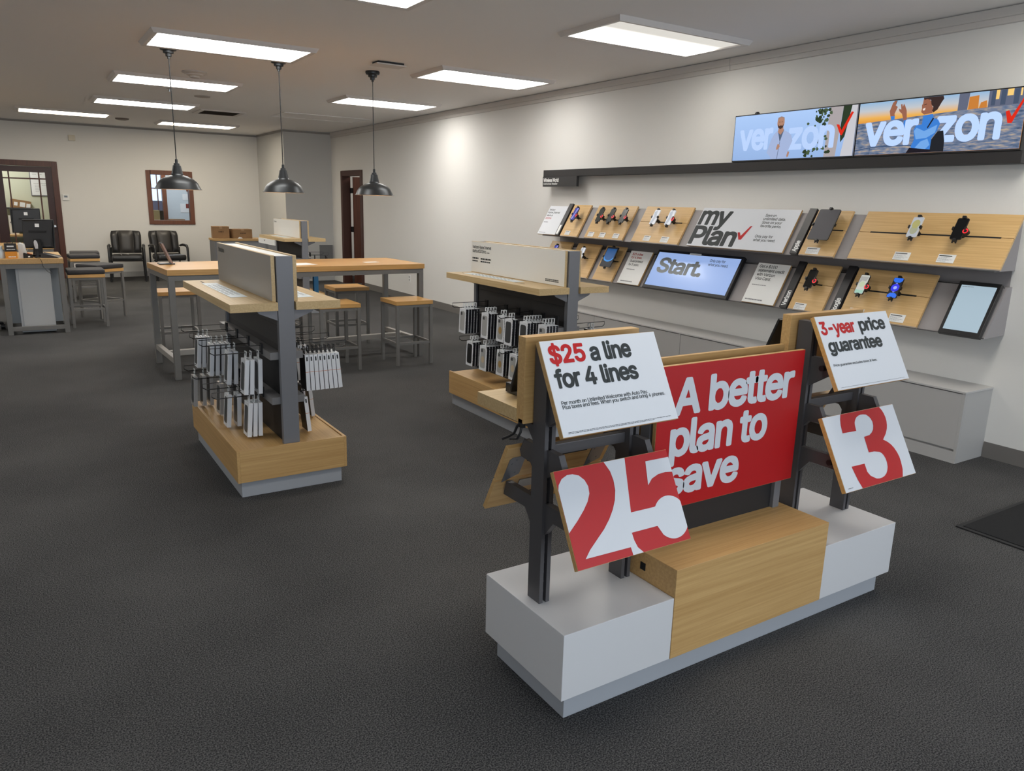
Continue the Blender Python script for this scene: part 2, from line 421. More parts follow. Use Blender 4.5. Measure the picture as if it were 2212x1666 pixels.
    '5': (227, [[93,-17,74,-12,54,-3,44,4,35,13,27,24,18,48,16,57,16,66,19,76,29,80,63,79,71,76,78,57,89,46,98,41,105,39,115,39,123,41,136,49,147,63,150,77,148,95,143,104,135,114,124,122,118,123,109,125,96,123,87,120,76,113,66,109,38,111,24,116,20,126,20,141,25,173,25,182,27,187,27,196,28,201,28,210,30,215,33,254,38,265,48,269,185,268,193,265,197,255,197,226,193,216,184,212,88,212,84,179,85,177,87,177,105,181,124,181,141,178,165,168,176,161,188,149,200,129,208,105,209,96,209,66,206,51,195,26,188,16,177,5,166,-3,146,-12,126,-17]]),
    '$': (223, [[99,-51,91,-48,88,-40,87,-18,84,-16,71,-14,59,-9,43,-1,33,5,26,13,18,24,10,41,6,54,5,70,8,79,18,83,52,83,62,79,64,77,67,70,68,63,71,56,85,44,87,44,88,46,87,105,63,114,45,124,38,128,26,141,19,152,13,170,12,201,16,213,25,234,35,245,45,253,55,259,87,270,88,293,91,303,101,306,123,306,132,303,136,295,136,271,168,261,184,251,193,244,200,235,211,213,214,201,214,187,210,179,201,175,168,175,159,179,153,195,149,200,144,205,137,209,136,155,137,154,154,148,182,136,194,127,202,120,211,105,217,88,219,76,219,62,215,45,207,26,200,15,190,5,173,-6,152,-14,137,-18,136,-38,132,-48,123,-52], [136,45,138,44,148,50,154,56,158,63,157,76,148,85,137,91], [85,171,87,171,88,173,87,208,79,203,72,191,72,185,74,180]]),
    '.': (94, [[37,-15,26,-11,16,-1,11,13,11,30,18,45,27,53,43,58,52,58,60,56,68,53,78,45,84,29,84,12,79,-1,74,-7,70,-11,57,-16]]),
    '-': (227, [[54,80,46,84,42,93,43,124,46,132,54,136,170,136,179,132,182,124,182,91,179,84,171,80]]),
}
GLYPHS_M = {
    'a': (195, [[71,-9,60,-7,43,-1,32,6,21,18,14,29,11,41,11,66,13,74,18,84,30,96,43,104,71,112,129,121,133,126,133,135,129,146,120,156,102,161,85,159,71,154,65,150,55,137,49,133,23,139,16,144,16,148,26,165,38,177,59,190,85,197,109,197,126,193,146,184,161,170,168,157,172,146,173,134,173,-1,168,-5,137,-4,133,-1,132,11,121,2,105,-6,88,-9], [73,29,96,28,104,30,118,38,128,49,132,62,132,85,79,78,68,75,57,69,52,60,50,52,52,45,58,35]]),
    'b': (212, [[109,-9,91,-6,79,0,62,16,61,-1,57,-4,27,-5,22,-1,22,254,26,259,55,259,61,255,62,173,77,187,95,195,102,197,126,197,141,193,162,182,180,165,192,143,197,129,200,107,198,70,193,49,182,27,166,9,148,-3,130,-8], [102,29,118,28,129,32,138,38,145,45,153,59,159,85,158,113,154,127,148,140,138,151,127,157,120,159,101,159,93,157,82,152,69,135,64,123,61,104,61,85,64,66,69,54,74,45,83,37,91,32]]),
    'c': (198, [[96,-9,77,-6,62,0,45,12,30,29,21,46,14,66,12,79,12,109,18,134,27,154,34,165,48,178,55,184,76,193,91,197,115,197,137,192,159,180,172,166,179,155,184,145,184,137,180,133,152,127,146,131,142,141,136,149,121,157,102,161,91,159,77,153,71,148,63,137,57,121,53,105,53,82,61,54,66,45,75,37,84,32,96,28,113,28,132,36,140,44,151,62,157,62,182,56,186,52,186,49,182,38,176,27,163,12,154,5,143,-1,123,-7]]),
    'd': (212, [[91,-9,79,-7,65,-3,49,7,34,22,21,45,16,59,12,79,12,110,19,140,33,165,50,182,71,193,87,197,109,197,118,195,132,189,149,175,150,255,155,259,187,259,191,254,190,-1,185,-5,155,-4,152,-1,151,16,134,1,121,-6,102,-9], [94,29,110,28,121,32,130,37,139,46,145,59,150,76,152,101,145,130,140,140,132,150,120,157,112,159,93,159,85,157,74,152,66,144,60,132,53,107,53,82,57,66,63,51,76,36,84,32]]),
    'e': (202, [[99,-9,79,-6,54,5,45,12,30,28,21,46,14,66,12,77,12,109,18,134,28,157,49,180,66,190,80,195,91,197,113,197,130,193,148,186,160,177,175,160,184,141,188,129,191,109,191,85,185,80,54,79,57,62,67,43,76,36,96,28,115,28,134,35,143,44,148,54,154,58,180,51,187,46,186,38,177,24,163,9,152,2,132,-6,112,-9], [54,116,146,116,148,120,142,138,130,152,115,159,101,161,85,157,70,148,60,135]]),
    'f': (127, [[40,-4,36,1,36,157,34,159,4,159,1,161,-2,165,-1,190,4,194,35,195,36,227,39,238,45,248,62,262,73,267,91,270,118,267,123,265,127,260,118,233,113,230,96,233,84,229,77,220,75,210,76,194,113,194,117,191,119,188,119,165,113,159,77,159,75,157,75,-1,70,-5]]),
    'g': (213, [[85,-79,65,-75,46,-65,26,-45,21,-37,21,-34,26,-28,51,-16,55,-18,66,-32,85,-42,93,-44,113,-44,130,-39,140,-33,147,-24,152,-4,151,20,149,20,137,9,129,3,113,-2,80,-1,65,3,45,16,25,38,14,70,12,112,19,140,32,164,49,181,68,192,77,195,87,197,110,197,118,195,135,187,151,173,152,190,155,193,187,193,191,188,191,-18,186,-37,179,-48,165,-62,146,-73,120,-80], [92,35,112,35,123,38,135,46,147,65,150,77,152,105,145,132,138,144,130,152,113,159,91,159,85,157,73,150,66,144,60,132,53,109,55,76,64,52,79,39]]),
    'h': (205, [[26,-4,22,1,22,254,27,259,55,259,61,254,62,175,74,185,85,192,104,197,124,197,140,193,157,184,168,173,176,160,183,137,183,1,177,-5,149,-5,144,-1,144,121,142,132,136,146,129,153,113,159,96,159,85,156,76,150,68,140,63,127,61,115,61,-1,55,-5]]),
    'i': (83, [[26,-4,22,1,22,188,27,194,55,194,61,188,61,1,55,-5], [34,218,27,221,19,229,16,238,16,246,20,255,29,264,40,267,46,267,57,262,64,255,67,248,67,234,57,222,51,218]]),
    'k': (190, [[26,-4,22,1,22,254,27,259,55,259,61,254,62,115,140,193,177,194,182,190,182,187,175,177,107,109,191,1,185,-5,146,-4,138,3,79,80,76,81,61,66,61,-1,55,-5]]),
    'l': (95, [[62,-6,48,-3,40,2,28,13,22,30,22,254,27,259,55,259,61,255,61,48,63,37,66,32,85,31,90,26,95,2,88,-4,77,-6]]),
    'm': (305, [[26,-4,22,1,22,188,26,193,57,193,61,190,62,176,85,193,107,198,123,197,134,193,142,188,152,179,157,170,160,169,170,180,191,193,204,197,221,198,240,195,254,189,262,183,273,170,278,160,283,141,283,1,279,-4,249,-5,244,-1,244,127,242,137,234,152,221,159,212,161,198,159,187,154,178,146,174,135,172,126,172,1,170,-3,166,-5,138,-5,133,-1,132,134,131,140,123,152,115,157,98,161,88,159,75,152,68,143,63,132,61,120,61,-1,55,-5]]),
    'n': (205, [[26,-4,22,1,22,190,27,194,57,193,61,190,62,175,79,189,104,197,124,197,134,195,157,184,167,174,175,163,179,152,183,137,182,-1,177,-5,149,-5,144,-1,144,121,142,132,136,146,129,153,113,159,96,159,85,156,76,150,68,140,63,127,61,115,61,-1,55,-5]]),
    'o': (208, [[96,-9,77,-6,62,0,45,12,30,29,21,46,14,66,12,79,12,109,18,134,27,154,34,165,48,178,55,184,76,193,91,197,116,197,137,192,152,184,167,171,178,159,187,141,192,127,195,107,195,80,190,55,186,43,176,27,163,12,146,0,130,-6,109,-9], [94,29,113,28,127,33,134,38,143,49,150,62,155,82,155,105,151,121,145,137,137,148,131,152,115,159,102,161,91,159,77,153,71,148,60,130,53,105,53,82,61,54,66,45,75,37,84,32]]),
    'p': (212, [[26,-76,22,-71,22,190,27,194,57,193,61,190,62,173,77,187,85,192,102,197,126,197,149,190,163,181,180,164,192,143,197,129,200,107,200,82,197,60,190,41,177,20,165,9,148,-3,130,-8,110,-9,91,-6,78,1,62,16,61,-73,55,-77], [102,29,118,28,129,32,138,38,145,45,153,59,159,85,158,113,154,127,148,140,138,151,127,157,120,159,101,159,93,157,82,152,69,135,64,123,61,104,61,85,64,66,69,54,74,45,83,37,91,32]]),
    'r': (130, [[26,-4,22,1,22,190,27,194,57,193,61,190,62,178,77,190,88,195,96,197,123,197,127,191,127,162,125,159,121,156,96,158,88,156,76,150,70,145,63,129,61,120,61,-1,55,-5]]),
    's': (182, [[84,-9,71,-8,54,-3,35,9,19,27,14,40,14,48,20,53,48,57,58,40,63,35,80,28,102,28,120,35,125,40,130,51,128,59,123,66,115,70,62,83,38,96,29,105,21,120,19,127,19,146,27,167,48,186,60,192,80,197,107,197,130,190,145,181,159,165,165,151,165,142,162,139,138,134,132,135,123,150,116,156,104,161,84,161,68,154,62,149,59,141,60,134,65,125,73,121,124,107,148,96,161,84,167,74,170,62,170,45,167,32,161,21,141,3,120,-6,98,-9]]),
    't': (114, [[70,-6,59,-3,48,3,37,14,30,27,28,35,28,159,4,159,-2,165,-2,188,0,191,4,194,28,195,28,235,34,241,62,241,66,237,68,194,101,194,106,188,106,165,103,160,70,159,67,157,67,48,69,38,74,32,80,30,101,31,105,29,111,1,107,-4,99,-6]]),
    'u': (205, [[84,-7,63,-3,50,4,35,19,25,38,22,54,22,190,27,194,55,194,61,190,61,71,63,59,68,46,77,36,93,30,105,30,118,33,130,41,142,62,144,73,144,190,149,194,179,193,183,188,182,-1,177,-5,148,-4,144,-1,143,14,132,5,118,-3,96,-8]]),
    'v': (195, [[80,-4,75,1,7,180,5,190,10,194,41,194,48,188,98,51,147,190,152,194,187,193,190,190,190,187,118,-1,113,-5]]),
    'w': (284, [[68,-4,64,-1,60,12,7,187,9,192,12,194,43,194,48,190,85,59,121,190,124,193,159,194,164,190,197,62,199,61,235,190,240,194,271,194,275,191,277,187,273,174,222,4,218,-3,215,-5,185,-5,178,1,145,123,141,130,104,-1,99,-5]]),
    'y': (195, [[29,-76,24,-74,19,-68,25,-43,29,-39,48,-41,61,-35,68,-23,76,-1,7,180,5,190,10,194,41,194,48,188,98,50,147,190,152,194,187,193,190,190,190,187,109,-26,100,-46,80,-67,66,-75,59,-77]]),
    'x': (189, [[10,-4,6,1,8,5,71,98,11,185,12,191,16,194,53,193,96,128,108,149,133,187,139,193,174,194,177,192,180,188,178,184,119,96,181,5,183,1,181,-2,177,-5,141,-4,95,66,49,-3,46,-5]]),
    'z': (190, [[20,-4,16,1,16,24,117,154,115,156,23,157,19,162,20,190,24,194,167,193,170,188,170,165,168,160,88,56,73,34,170,32,173,27,173,-1,168,-5]]),
    'A': (240, [[7,-4,3,-1,3,2,96,255,101,259,138,259,143,254,150,238,236,4,236,-1,230,-5,198,-5,195,-3,168,65,73,66,69,62,47,-1,41,-5], [85,105,154,105,120,208]]),
    'C': (255, [[116,-7,91,-1,73,8,52,26,36,45,25,66,19,88,16,109,16,146,21,174,25,188,41,216,57,234,76,248,102,259,121,262,146,262,179,254,202,241,222,221,229,210,237,193,241,179,240,173,235,169,204,169,199,174,192,193,184,204,171,214,151,222,127,223,107,218,95,212,82,203,72,190,64,174,58,151,56,138,58,104,61,88,69,70,80,54,96,41,118,33,141,31,162,36,182,48,190,59,197,71,199,80,202,84,237,84,240,80,241,74,236,57,223,35,209,19,195,8,184,2,159,-6,149,-8]]),
    'G': (260, [[116,-7,101,-4,77,5,62,16,45,32,36,45,28,59,19,88,16,109,16,146,21,174,30,199,40,215,60,238,80,251,101,259,120,262,146,262,170,257,182,253,204,239,220,223,229,210,236,198,242,174,237,170,202,171,199,174,186,199,174,211,155,220,138,223,127,223,116,222,96,214,84,205,72,190,64,174,59,159,56,138,56,116,60,95,68,73,84,50,99,39,110,35,126,31,143,31,163,36,178,45,188,55,198,73,202,95,140,96,136,101,136,127,141,133,240,132,244,127,244,87,240,68,231,45,217,26,201,12,185,2,162,-6,151,-8]]),
    'H': (258, [[29,-4,25,1,26,256,30,259,62,259,67,255,68,149,190,148,192,151,193,255,198,259,230,259,233,254,232,-1,227,-5,198,-5,193,-1,191,110,70,111,67,109,67,-1,62,-5]]),
    'I': (150, [[15,-4,11,1,11,27,13,31,16,33,52,33,55,35,55,220,52,222,14,223,11,227,11,255,16,259,135,259,139,254,139,227,137,223,134,222,98,222,95,220,95,35,98,33,136,32,139,27,139,-1,134,-5]]),
    'O': (267, [[116,-7,91,-1,68,11,47,30,35,48,25,66,17,96,16,146,19,166,27,191,38,212,55,233,76,248,102,259,121,262,146,262,179,254,196,245,223,220,231,209,242,187,248,163,252,140,250,99,247,82,234,51,220,30,208,18,195,8,166,-4,149,-8], [123,32,141,31,157,35,168,39,184,51,195,65,203,80,208,98,211,121,207,159,201,177,190,196,173,212,160,218,140,223,127,223,107,218,95,212,82,203,72,190,64,174,58,152,56,138,58,104,61,88,69,70,80,54,91,44,105,36]]),
    'P': (222, [[29,-4,25,1,25,255,30,259,129,259,149,256,171,247,185,236,195,224,203,210,208,193,209,182,208,154,204,141,197,126,177,105,162,96,148,91,123,88,68,87,67,-1,62,-5], [68,127,129,127,141,130,152,136,159,143,167,165,165,191,158,205,146,215,130,220,120,222,68,221]]),
    'R': (224, [[29,-4,25,1,25,255,30,259,129,259,151,256,173,247,195,226,204,209,209,188,209,165,206,148,198,130,184,114,164,101,217,5,218,-1,213,-5,177,-5,174,-3,166,9,121,93,70,94,67,91,67,-1,62,-5], [68,134,130,133,148,138,157,144,165,159,167,166,167,187,160,205,148,215,132,220,120,222,68,221]]),
    'S': (223, [[98,-9,68,-3,41,12,27,28,19,43,14,65,15,70,20,73,52,73,57,68,60,57,64,48,76,38,101,30,123,30,141,35,159,46,167,60,167,79,159,91,146,98,73,121,49,134,32,150,25,162,22,173,22,199,25,212,32,224,41,235,54,247,65,253,88,261,101,262,127,262,159,254,184,238,193,226,201,212,205,199,204,188,199,184,168,185,164,188,159,204,152,212,129,223,109,225,87,220,77,215,69,207,62,193,64,177,70,169,87,158,152,139,173,129,184,121,196,109,204,96,208,85,209,63,206,46,201,35,194,24,180,11,170,3,155,-3,137,-8]]),
    'U': (259, [[121,-9,93,-4,66,8,45,28,35,43,30,54,25,77,25,255,30,259,62,259,67,255,67,80,71,66,75,57,87,44,99,36,116,31,143,31,155,35,176,47,182,55,190,76,192,87,193,255,198,259,229,259,233,254,233,71,225,45,211,24,190,7,160,-6,135,-9]]),
    'V': (240, [[101,-4,97,-1,93,10,3,255,9,259,41,259,47,255,98,113,119,48,121,46,139,104,193,255,198,259,232,259,236,254,234,246,147,5,140,-4]]),
    'W': (343, [[76,-4,72,-1,11,223,3,254,5,257,9,259,40,259,47,254,96,59,98,60,147,252,154,259,192,259,195,255,246,59,296,252,302,259,334,259,337,258,339,254,337,243,269,-2,265,-5,229,-5,222,1,171,188,120,-1,115,-5]]),
    '0': (227, [[98,-7,80,-3,59,11,43,29,32,49,25,68,20,95,19,113,20,159,28,196,39,220,47,230,64,248,82,257,102,262,124,262,145,257,162,248,185,223,195,204,203,179,206,159,208,140,206,96,200,63,193,46,184,28,168,11,155,2,137,-6,127,-8], [105,30,120,30,127,32,145,42,154,57,159,68,164,87,167,110,166,159,157,190,144,213,130,222,120,225,107,225,96,222,84,214,79,208,69,190,64,176,59,145,61,96,69,65,77,49,84,41,99,32]]),
    '1': (227, [[37,-4,33,1,33,26,37,31,99,31,102,34,101,213,101,214,96,212,45,175,39,180,39,215,45,221,98,259,138,259,142,254,142,34,145,31,196,31,200,26,200,-1,195,-5]]),
    '2': (227, [[30,-4,27,1,27,24,134,140,145,154,155,177,154,196,145,213,127,223,105,225,93,222,84,217,78,212,71,198,68,180,65,177,32,177,28,180,28,193,35,216,44,230,60,247,76,256,101,262,124,262,149,256,167,245,180,231,190,215,195,196,193,166,182,141,171,125,87,34,196,32,200,27,200,-1,195,-5]]),
    '3': (227, [[91,-7,60,2,46,11,27,32,21,45,17,65,23,70,55,70,59,66,66,48,73,41,87,33,101,30,118,30,132,33,146,41,152,47,159,65,159,80,156,91,148,105,129,115,113,119,79,119,73,124,74,151,135,221,34,222,30,227,30,255,35,259,187,259,191,254,191,230,189,226,123,151,151,145,173,132,185,120,197,101,200,88,202,65,198,48,186,26,171,11,160,3,141,-4,124,-8]]),
    '4': (227, [[140,-4,136,1,135,48,21,48,16,54,16,80,18,85,114,249,124,259,155,259,159,255,159,251,63,87,135,86,136,160,141,164,171,164,177,159,177,87,205,86,211,80,211,54,209,50,205,48,177,48,177,1,175,-2,171,-5]]),
    '5': (227, [[95,-7,76,-3,63,3,52,11,42,21,30,40,25,59,25,66,30,70,62,70,65,66,72,48,80,40,96,32,116,30,138,38,146,44,153,54,159,76,158,95,150,113,145,120,134,128,121,132,110,134,95,132,80,128,65,119,40,120,30,125,30,140,43,252,49,259,184,259,188,254,188,227,184,222,80,221,73,171,74,162,90,168,107,172,132,170,155,162,166,155,177,145,189,129,198,105,200,95,200,68,197,52,182,26,168,11,157,3,140,-4,124,-8]]),
    '$': (223, [[101,-42,97,-37,96,-9,68,-3,43,11,27,29,18,48,14,65,14,70,17,73,51,73,57,68,60,57,64,48,70,42,82,35,91,32,96,32,97,34,96,113,73,121,54,130,33,149,25,162,22,171,22,199,25,212,32,224,45,239,65,253,82,259,96,262,97,291,99,295,102,297,121,297,127,291,127,263,159,254,183,238,197,221,205,199,204,188,201,185,168,185,164,188,161,201,154,211,138,220,127,223,127,146,152,139,173,129,195,110,203,99,207,87,209,63,206,46,201,35,194,24,180,11,170,3,155,-3,137,-8,127,-8,126,-39,121,-42], [127,32,130,31,141,35,157,44,165,55,168,70,167,79,159,91,146,98,129,104,127,102], [91,157,97,157,96,222,87,220,76,214,68,205,62,193,63,182,68,170,80,161]]),
    '&': (224, [[82,-7,66,-4,49,3,38,11,27,22,22,29,14,48,12,55,12,77,16,90,24,105,38,120,60,138,43,163,35,182,33,207,39,229,51,244,60,251,73,257,87,261,115,261,127,257,140,251,156,235,162,226,167,205,164,182,157,170,138,148,120,134,118,130,162,77,164,77,167,87,171,113,174,116,202,117,207,114,208,90,206,80,201,65,190,43,223,1,218,-5,180,-4,163,14,154,7,129,-4,112,-8], [86,29,104,28,113,30,134,39,139,45,85,109,71,98,61,88,53,71,53,62,55,54,61,43,68,36], [91,163,96,164,110,175,121,186,125,193,127,201,125,212,118,220,110,225,93,225,82,220,78,216,74,205,75,187]]),
    '.': (94, [[38,-6,22,9,20,15,21,29,25,37,37,47,45,48,59,47,70,37,75,29,75,15,73,9,66,0,57,-6]]),
    '/': (125, [[7,-42,3,-38,3,-32,83,263,90,270,118,270,122,266,122,262,42,-35,35,-42]]),
}
GLY = {}
for w, src in (('B', GLYPHS_B), ('M', GLYPHS_M)):      # outlines in 1/500 of the type size
    GLY[w] = {ch: (a / 500.0, [[(q[i] / 500.0, q[i + 1] / 500.0) for i in range(0, len(q), 2)] for q in loops]) for ch, (a, loops) in src.items()}


CAP = {w: max(q[1] for L in GLY[w]['P'][1] for q in L) for w in 'BM'}


def area(L):
    return sum(L[i - 1][0] * L[i][1] - L[i][0] * L[i - 1][1] for i in range(len(L))) / 2


def inside(p, L):
    c = False
    for i in range(len(L)):
        (x0, y0), (x1, y1) = L[i - 1], L[i]
        if (y0 > p[1]) != (y1 > p[1]) and p[0] < (x1 - x0) * (p[1] - y0) / (y1 - y0) + x0:
            c = not c
    return c


def letters(mb, text, x0, z0, cap, x1=None, w='B', y=-0.0007, m=0, track=-0.03, slant=0.0):
    """set one line: left edge x0, baseline z0, capital height cap; squeezed to end at x1 when given"""
    G = GLY[w]
    pen, items = 0.0, []
    for ch in text:
        if ch == ' ':
            pen += 0.17
            continue
        a, loops = G[ch]
        items.append((pen, loops))
        pen += a + track
    xs = [p + q[0] for p, loops in items for L in loops for q in L]
    lo_, hi_ = min(xs), max(xs)
    sz = cap / CAP[w]
    sx = (x1 - x0) / (hi_ - lo_) if x1 is not None else sz * 0.93
    for p, loops in items:
        A = [[(x0 + (p + q[0] - lo_) * sx + slant * q[1] * sz, z0 + q[1] * sz) for q in L] for L in loops]
        A.sort(key=lambda L: -abs(area(L)))
        outer = []
        for L in A:
            host = next((o for o in outer if inside(L[0], o[0])), None)
            if host is not None:
                host[1].append(L)
            else:
                outer.append((L, []))
        for o, h in outer:
            mb.poly(o, y, m, h)
    return mb


def smallprint(mb, x0, x1, z, h, y=-0.0007, m=0, dens=0.012):
    """a line of print too small to read, as word-sized dashes"""
    rnd = random.Random(int((x0 + z) * 9999))
    x = x0
    while x < x1:
        wd = min(dens * rnd.uniform(0.5, 1.6), x1 - x)
        mb.rect(x, z, x + wd, z + h, y, m)
        x += wd + dens * 0.22
    return mb


# ------------------------------------------------------------------ the room
XW, YB, ZC = 5.30, 16.77, 2.83          # display wall, back wall, ceiling
XL, YF = -3.3, -2.9                      # far side wall, shop front
CX0, CY0 = 4.38, 14.9                    # boxed-out corner
fl = struct('floor', box(XL - .2, YF - .2, -0.1, XW + 2.6, YB + 3.6, 0), carpet('carpet_tile', (42, 42, 44), (100, 99, 98)))
struct('ceiling', box(XL - .2, YF - .2, ZC, XW + 2.6, YB + 3.6, ZC + .12), CEILP)
w = MB()
w.box(XW, YF, 0, XW + .13, 13.39, ZC).box(XW, 14.28, 0, XW + .13, YB + .12, ZC).box(XW, 13.39, 2.02, XW + .13, 14.28, ZC)
struct('wall_right', w, WALLP)
w = MB()
DX0, DX1, DZ = -0.27, 0.665, 2.04        # door opening
WX0, WX1, WZ0, WZ1 = 2.30, 3.0, 1.09, 1.97   # inside window opening
w.box(XL, YB, 0, DX0, YB + .12, ZC).box(DX0, YB, DZ, DX1, YB + .12, ZC).box(DX1, YB, 0, WX0, YB + .12, ZC)
w.box(WX0, YB, 0, WX1, YB + .12, WZ0).box(WX0, YB, WZ1, WX1, YB + .12, ZC).box(WX1, YB, 0, XW, YB + .12, ZC)
struct('wall_back', w, WALLP)
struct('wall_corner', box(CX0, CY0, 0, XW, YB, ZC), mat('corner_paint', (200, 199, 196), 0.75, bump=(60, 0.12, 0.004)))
struct('wall_left', box(XL - .12, YF, 0, XL, YB, ZC), WALLP)
w = MB()                                  # glazed shop front behind the camera
w.box(XL, YF - .1, 0, XW, YF, .35).box(XL, YF - .1, 2.55, XW, YF, ZC)
for x in (XL, -1.2, 0.9, 3.0, XW - .1):
    w.box(x, YF - .1, .35, x + .1, YF, 2.55)
struct('wall_front', w, mat('front_frame', (90, 88, 84), 0.5))
TRIMG = mat('cove_base', (112, 108, 104), 0.6)
w = MB().prism([(XW - .008, 0), (XW, 0), (XW, .105), (XW - .006, .105)], 'y', YF, 2.385).prism([(XW - .008, 0), (XW, 0), (XW, .105), (XW - .006, .105)], 'y', 7.46, 13.29)
struct('baseboard_right', w, TRIMG)
LB = mat('pale_cove_base', (190, 189, 186), 0.6)
struct('baseboard_back', MB().box(DX1 + .09, YB - .008, 0, CX0, YB, .1), LB)
struct('baseboard_corner', MB().box(CX0 - .008, CY0 - .008, 0, CX0, YB - .01, .1).box(CX0, CY0 - .008, 0, XW - .001, CY0, .1), LB)
w = MB()                                  # stepped picture rail under the ceiling, in two lengths
for y0, y1 in ((YF, 4.885), (4.89, CY0)):
    w.prism([(XW, 2.725), (XW - .012, 2.73), (XW - .014, 2.765), (XW - .022, 2.768), (XW - .022, 2.822), (XW, 2.822)], 'y', y0, y1)
struct('trim_1', w, mat('rail_paint', (206, 201, 196), 0.6))
struct('trim_2', MB().box(XL, YB - .012, 2.79, CX0, YB, 2.822).box(CX0 - .012, CY0 - .012, 2.79, CX0, YB, 2.822).box(CX0, CY0 - .012, 2.79, XW, CY0, 2.822), mat('grey_line', (150, 146, 142), .7))

# glazed office door in the back wall
MA = mahogany('Z')
MAX = mahogany('X')
GLASS = mat('clear_glass', (255, 255, 255), 0.02, trans=1.0)
GLASS.node_tree.nodes['Principled BSDF'].inputs['IOR'].default_value = 1.02
w = MB().box(DX0 - .085, YB - .022, 0, DX0 + .01, YB + .13, DZ + .085).box(DX1 - .01, YB - .022, 0, DX1 + .085, YB + .13, DZ + .085).box(DX0 + .01, YB - .022, DZ - .01, DX1 - .01, YB + .13, DZ + .085)
d = struct('door_1', w, MA, bevel=.004)
gx0, gx1, gz0, gz1 = -.11, .545, .30, 1.925
lx0, lx1 = DX0 + .012, DX1 - .012
w = MB().box(lx0, YB + .02, .01, gx0, YB + .06, DZ - .014).box(gx1, YB + .02, .01, lx1, YB + .06, DZ - .014).box(gx0, YB + .02, .01, gx1, YB + .06, gz0).box(gx0, YB + .02, gz1, gx1, YB + .06, DZ - .014)
struct('door_leaf', w, mat('dark_door', (58, 30, 26), 0.4), d)
w = MB()
for x in (gx0 + .09, gx1 - .10):
    w.box(x - .012, YB + .024, gz0, x + .012, YB + .05, gz1)
for z in (gz1 - .115, gz0 + .12):
    w.box(gx0, YB + .026, z - .012, gx1, YB + .048, z + .012)
struct('door_muntins', w, MA, d)
struct('door_glass', MB().box(gx0, YB + .036, gz0, gx1, YB + .04, gz1), GLASS, d)
w = MB().lathe([(0, -.03), (.022, -.028), (.028, -.012), (.028, .004), (.02, .016), (.012, .02), (.012, .05), (.03, .055), (.03, .06)], seg=20)
o = struct('door_handle', w, CHROME, d)
o.matrix_basis = T(.61, YB - .04, .96) @ Matrix.Rotation(-PI / 2, 4, 'X')

# window between the shop and the room behind
w = MB().box(WX0 - .075, YB - .022, WZ0 - .075, WX0 + .005, YB + .13, WZ1 + .075).box(WX1 - .005, YB - .022, WZ0 - .075, WX1 + .075, YB + .13, WZ1 + .075)
w.box(WX0 + .005, YB - .022, WZ0 - .075, WX1 - .005, YB + .13, WZ0 + .005).box(WX0 + .005, YB - .022, WZ1 - .005, WX1 - .005, YB + .13, WZ1 + .075)
BRN = wood('walnut', (88, 50, 32), (124, 76, 50), 'Z', .35)
d = struct('window_1', w, BRN, bevel=.005)
struct('window_glass', MB().box(WX0, YB + .05, WZ0, WX1, YB + .054, WZ1), GLASS, d)

# ajar door on the display wall
w = MB().box(XW - .02, 13.30, 0, XW + .14, 13.395, 2.105).box(XW - .02, 14.275, 0, XW + .14, 14.37, 2.105).box(XW - .02, 13.395, 2.01, XW + .14, 14.275, 2.105)
d = struct('door_2', w, mat('red_brown_door', (70, 36, 26), 0.4), bevel=.004)
struct('door_leaf', MB().box(XW + .155, 14.16, .01, XW + 1.0, 14.20, 2.0), mahogany('Z'), d)
struct('door_hinge', MB().box(XW + .125, 14.185, 1.70, XW + .165, 14.29, 1.80).box(XW + .125, 14.185, .98, XW + .165, 14.29, 1.08).box(XW + .125, 14.185, .22, XW + .165, 14.29, .32), BLACK, d)

# rooms seen through the door, the window and the ajar door
OFFW = mat('sage_wall', (196, 200, 180), 0.8)
struct('wall_office', MB().box(XL, YB + 1.9, 0, 1.3, YB + 2.0, ZC).box(1.3, YB + .12, 0, 1.4, YB + 2.0, ZC).box(XL, YB + .12, 0, XL + .1, YB + 1.9, ZC), OFFW)
struct('wall_study', MB().box(1.41, YB + 2.6, 0, 2.25, YB + 2.7, ZC).box(2.25, YB + 2.6, 0, 2.95, YB + 2.7, .85).box(2.25, YB + 2.6, 2.1, 2.95, YB + 2.7, ZC).box(2.95, YB + 2.6, 0, 5.4, YB + 2.7, ZC).box(5.3, YB + .12, 0, 5.4, YB + 2.6, ZC), mat('pale_blue_wall', (205, 214, 220), 0.8))
struct('wall_hallway', MB().box(XW + 2.3, 11.5, 0, XW + 2.4, 15.8, ZC).box(XW + .13, 11.5, 0, XW + 2.3, 11.6, ZC).box(XW + .13, 15.7, 0, XW + 2.3, 15.8, ZC), WALLP)
BZ = mat('bright_sky', (205, 228, 255), emit=1.5)
d = struct('window_2', MB().box(2.25, YB + 2.55, .85, 2.32, YB + 2.7, 2.1).box(2.88, YB + 2.55, .85, 2.97, YB + 2.7, 2.1).box(2.32, YB + 2.55, .85, 2.88, YB + 2.7, .92).box(2.32, YB + 2.55, 2.04, 2.88, YB + 2.7, 2.1).box(2.40, YB + 2.6, .92, 2.42, YB + 2.64, 2.04).box(2.78, YB + 2.6, .92, 2.80, YB + 2.64, 2.04).box(2.32, YB + 2.6, 1.72, 2.88, YB + 2.64, 1.74), BRN)
struct('window_glass', MB().box(2.32, YB + 2.66, .92, 2.88, YB + 2.668, 2.04), GLASS, d)
struct('outside_sky', MB().box(1.2, YB + 3.4, -.1, 4.4, YB + 3.42, 2.8), BZ)
struct('outside_building', MB().box(2.2, YB + 3.2, -.1, 4.2, YB + 3.3, 1.45), mat('brick_far', (150, 140, 150), .8))


